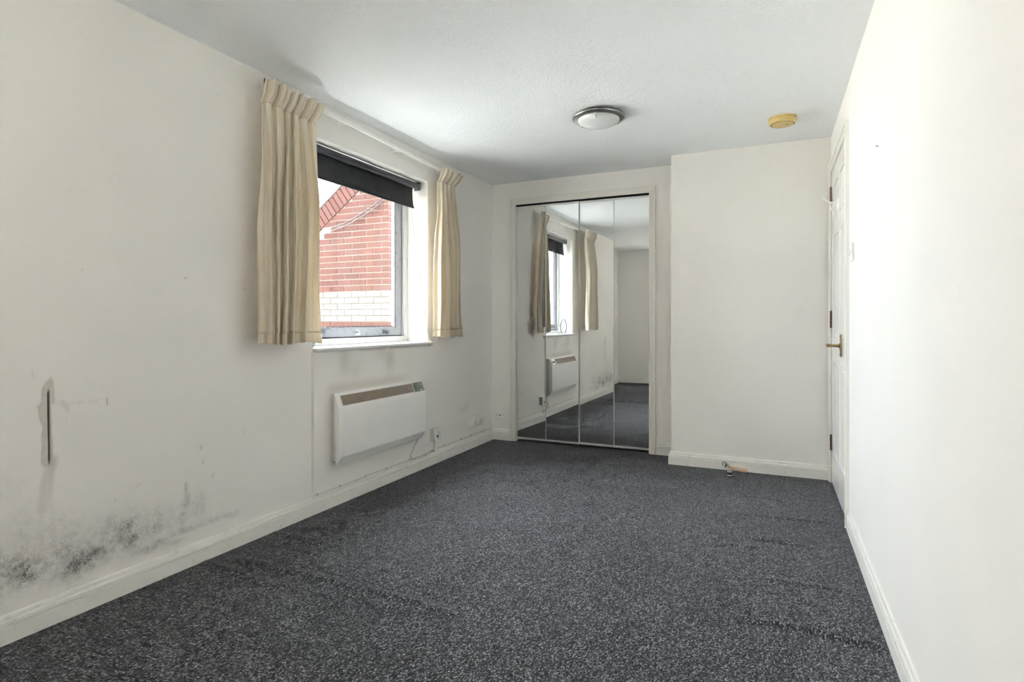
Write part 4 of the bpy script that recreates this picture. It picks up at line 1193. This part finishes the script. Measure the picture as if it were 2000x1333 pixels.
# ------------------------------------------------------------------ things on the sill, seen only in the mirror
ox, oy = -2.400, 2.480
orn = thing('wire_ornament', 'grey wire loop ornament on the sill, seen in the mirror', 'ornament', (ox, oy, WZ0))
def loop(side):
    pts = []
    for i in range(15):
        t = i / 14
        w = 0.042 * math.sin(math.pi * (0.12 + 0.83 * t)) ** 0.8
        pts.append((ox + side * (w if t < 0.97 else w - 0.004), oy + 0.004 * side, WZ0 + 0.004 + 0.175 * t))
    return pts
for sd in (-1, 1):
    mb = MB(); mb.tube(smooth_pts(loop(sd), 3), 0.0075, 8); mb.build('bent_wire', M['wire'], orn, True)
mb = MB(); mb.tube([(ox - 0.004, oy, WZ0 + 0.175), (ox, oy, WZ0 + 0.195)], [0.004, 0.002], 8); mb.build('tip', M['wire'], orn, True)
mb = MB(); mb.tube([(ox - 0.030, oy, WZ0 + 0.0035), (ox + 0.030, oy, WZ0 + 0.0035)], 0.0028, 8); mb.tube([(ox, oy - 0.02, WZ0 + 0.0035), (ox, oy + 0.02, WZ0 + 0.0035)], 0.0028, 8); mb.build('foot', M['wire'], orn, True)
for dxx in (-0.012, 0.006):
    mb = MB(); mb.lathe([(0, -0.004), (0.003, -0.0025), (0.004, 0), (0.003, 0.0025), (0, 0.004)], Matrix.Translation((ox + dxx, oy, WZ0 + 0.105)), 12); mb.build('bead', M['wire'], orn, True)
mb = MB(); mb.tube([(ox - 0.034, oy, WZ0 + 0.105), (ox + 0.034, oy, WZ0 + 0.105)], 0.0010, 6); mb.build('cross_wire', M['wire'], orn, True)
tb = thing('plastic_tube', 'small white capped tube standing on the sill by the window frame', 'tube', (-2.455, 2.475, WZ0))
T = Matrix.Translation((-2.455, 2.475, WZ0 + 0.001))
mb = MB(); mb.lathe([(0.012, 0.012), (0.0125, 0.02), (0.0125, 0.070), (0.011, 0.078), (0.004, 0.081), (0, 0.081)], T, 20); mb.build('body', M['white_plastic'], tb, True)
mb = MB(); mb.lathe([(0, 0), (0.0135, 0), (0.0135, 0.010), (0.012, 0.0125), (0, 0.0125)], T, 20); mb.build('cap', M['wire'], tb, True)

# ------------------------------------------------------------------ outside: brick gable of the neighbouring wing, cables, paving
GY, GX1 = 5.63, -4.205                # gable face, its right-hand corner
GX0 = -6.40
vA, vB = on_y(619.4, 414.6, GY), on_y(670.8, 360.5, GY)
slope = (vB[1] - vA[1]) / (vB[0] - vA[0])
def verge(x):
    return vA[1] + slope * (x - vA[0])
GROUND = -0.55
nb = thing('brick_building', 'red brick gable with a cream brick band outside the window', 'building', (-5.3, GY, GROUND))
mb = MB()
D = 1.6; g = 0.008
mb.bm.faces.new([mb.bm.verts.new(p) for p in [(GX0, GY + g, GROUND), (GX1 - g, GY + g, GROUND), (GX1 - g, GY + g, verge(GX1) - 0.03), (GX0, GY + g, verge(GX0) - 0.03)]])
mb.bm.faces.new([mb.bm.verts.new(p) for p in [(GX1 - g, GY + g, GROUND), (GX1 - g, GY + D, GROUND), (GX1 - g, GY + D, verge(GX1) - 0.03), (GX1 - g, GY + g, verge(GX1) - 0.03)]])
mb.bm.faces.new([mb.bm.verts.new(p) for p in [(GX0, GY + g, GROUND), (GX0, GY + g, verge(GX0) - 0.03), (GX0, GY + D, verge(GX0) - 0.03), (GX0, GY + D, GROUND)]])
mb.bm.faces.new([mb.bm.verts.new(p) for p in [(GX0, GY + D, GROUND), (GX0, GY + D, verge(GX0) - 0.03), (GX1 - g, GY + D, verge(GX1) - 0.03), (GX1 - g, GY + D, GROUND)]])
mb.build('mortar_core', M['mortar'], nb)
BL, BH, BD = 0.215, 0.065, 0.10
brick_me = {}
def brick_mesh(L, kind):
    key = (round(L, 3), kind)
    if key not in brick_me:
        b = bmesh.new(); bmesh.ops.create_cube(b, size=1.0)
        for v in b.verts:
            v.co = Vector((v.co.x * L, v.co.y * BD, v.co.z * BH))
        bmesh.ops.bevel(b, geom=b.edges[:], offset=0.003, segments=1, affect='EDGES')
        me = bpy.data.meshes.new('brick'); b.to_mesh(me); b.free()
        me.materials.append(M['cream_brick' if kind == 'cream' else 'brick'])
        brick_me[key] = me
    return brick_me[key]
base = Vector(nb['_base'])
def put_brick(x0, x1, z, kind, rot=None, y=None, jit=0.002):
    o = bpy.data.objects.new('brick', brick_mesh(x1 - x0, kind)); C.objects.link(o)
    o.parent = nb
    o.location = Vector(((x0 + x1) / 2, (GY if y is None else y) + BD / 2 + random.uniform(-jit, jit), z)) - base
    if rot:
        o.rotation_euler = rot
    return o
random.seed(4)
zband1 = on_y(730, 568.5, GY)[1]
band0, band1 = -5, 0                    # five cream courses below this joint
nrm = math.sqrt(1 + slope * slope)
for c in range(-11, 26):
    z = zband1 + 0.075 * c + 0.0375
    kind = 'cream' if band0 <= c < band1 else 'red'
    x = GX1
    first = 0.215 if c % 2 == 0 else 0.1025
    k = 0
    while x > GX0 + 0.05:
        L = first if k == 0 else 0.215
        x0 = max(GX0, x - L)
        # stop under the sloping verge course
        if (verge(x0) - (z + 0.02)) / nrm > 0.185:
            if x - x0 > 0.04:
                put_brick(x0, x, z, kind)
        x = x0 - 0.010; k += 1
# cream band has darker joints: a thin strip of grey mortar set just in front of the core
mb = MB(); mb.box(GX0, GX1 - g, GY + g - 0.003, GY + g + 0.01, zband1 - 0.375, zband1 - 0.002); mb.build('band_mortar', M['dark_mortar'], nb)
# sloping course of bricks laid square to the verge
ang = math.atan(slope)
n = int((GX1 - GX0) * nrm / 0.075)
for i in range(n):
    s = (i + 0.5) * 0.075
    px = GX0 + s / nrm; pz = verge(px)
    cx_ = px + math.sin(ang) * 0.118; cz_ = pz - math.cos(ang) * 0.118
    if cx_ > GX1 - 0.10:
        continue
    o = put_brick(-0.1075, 0.1075, 0, 'red', jit=0.0)
    o.location = Vector((cx_, GY + BD / 2 - 0.012, cz_)) - base
    o.rotation_euler = (0, -ang + math.pi / 2, 0)
# bricks of the side turning the corner, seen edge-on
mb = MB()
for c in range(-11, 26):
    z = zband1 + 0.075 * c + 0.0375
    y = GY + (0.113 if c % 2 == 0 else 0.226)
    for k in range(5):
        mb.box(GX1 - 0.05, GX1, y, y + 0.215, z - 0.0325, z + 0.0325); y += 0.225
side = mb.build('side_bricks', M['brick'], nb); side['kind'] = 'stuff'
# roof verge board and slab
mb = MB()
mb.sweep([(-0.022, 0.0), (D, 0.0), (D, 0.10), (-0.022, 0.10)], [((x, GY, verge(x)), (0, 1, 0), (0, 0, 1)) for x in (GX0 - 0.25, GX1 + 0.08)])
mb.build('roof_edge', M['roof'], nb)
# two black cables clipped along the gable
for k, (dv, lab) in enumerate(((0, 'upper of two black cables sagging across the brick gable'), (6.5, 'lower of two black cables sagging across the brick gable'))):
    pts = [(560, 474), (596, 463), (621, 456 - (1 if k == 0 else -1)), (650, 444), (674, 435), (700, 421), (728, 402 + (0 if k == 0 else 1)), (752, 384), (757, 380)]
    P = []
    for (u, v) in pts:
        x, z = on_y(u, v + dv * (1.0 if u < 740 else 0.8), GY - 0.036); P.append((x, GY - 0.036 - 0.002 * k, z))
    mb = MB(); mb.tube(smooth_pts(P, 5), 0.0065, 8)
    tag(mb.build('outdoor_cable', M['cable'], None, True), lab, 'cable', 'cables on the gable')
# unseen wing added on the near side to shade the gable
mb = MB(); mb.box(-13.0, XO - 0.02, -6.0, -1.6, GROUND, 9.0)
struct(mb.build('wall_light_blocker', M['light_blocker']), 'added unseen wing shading the gable')
mb = MB(); mb.box(XO + 0.02, 9.0, -11.0, -6.5, GROUND, 8.5)  # unseen block added to hide sky from the fill window
struct(mb.build('wall_light_blocker', M['light_blocker']), 'added unseen block cutting the sky from the fill window')
# paving outside
mb = MB(); mb.box(-30, 12, -30, 30, GROUND - 0.1, GROUND)
struct(mb.build('ground', M['paving']), 'pale paving outside the window')

# tidy helper properties
for o in bpy.data.objects:
    for k in ('_base', '_abs'):
        if k in o:
            del o[k]
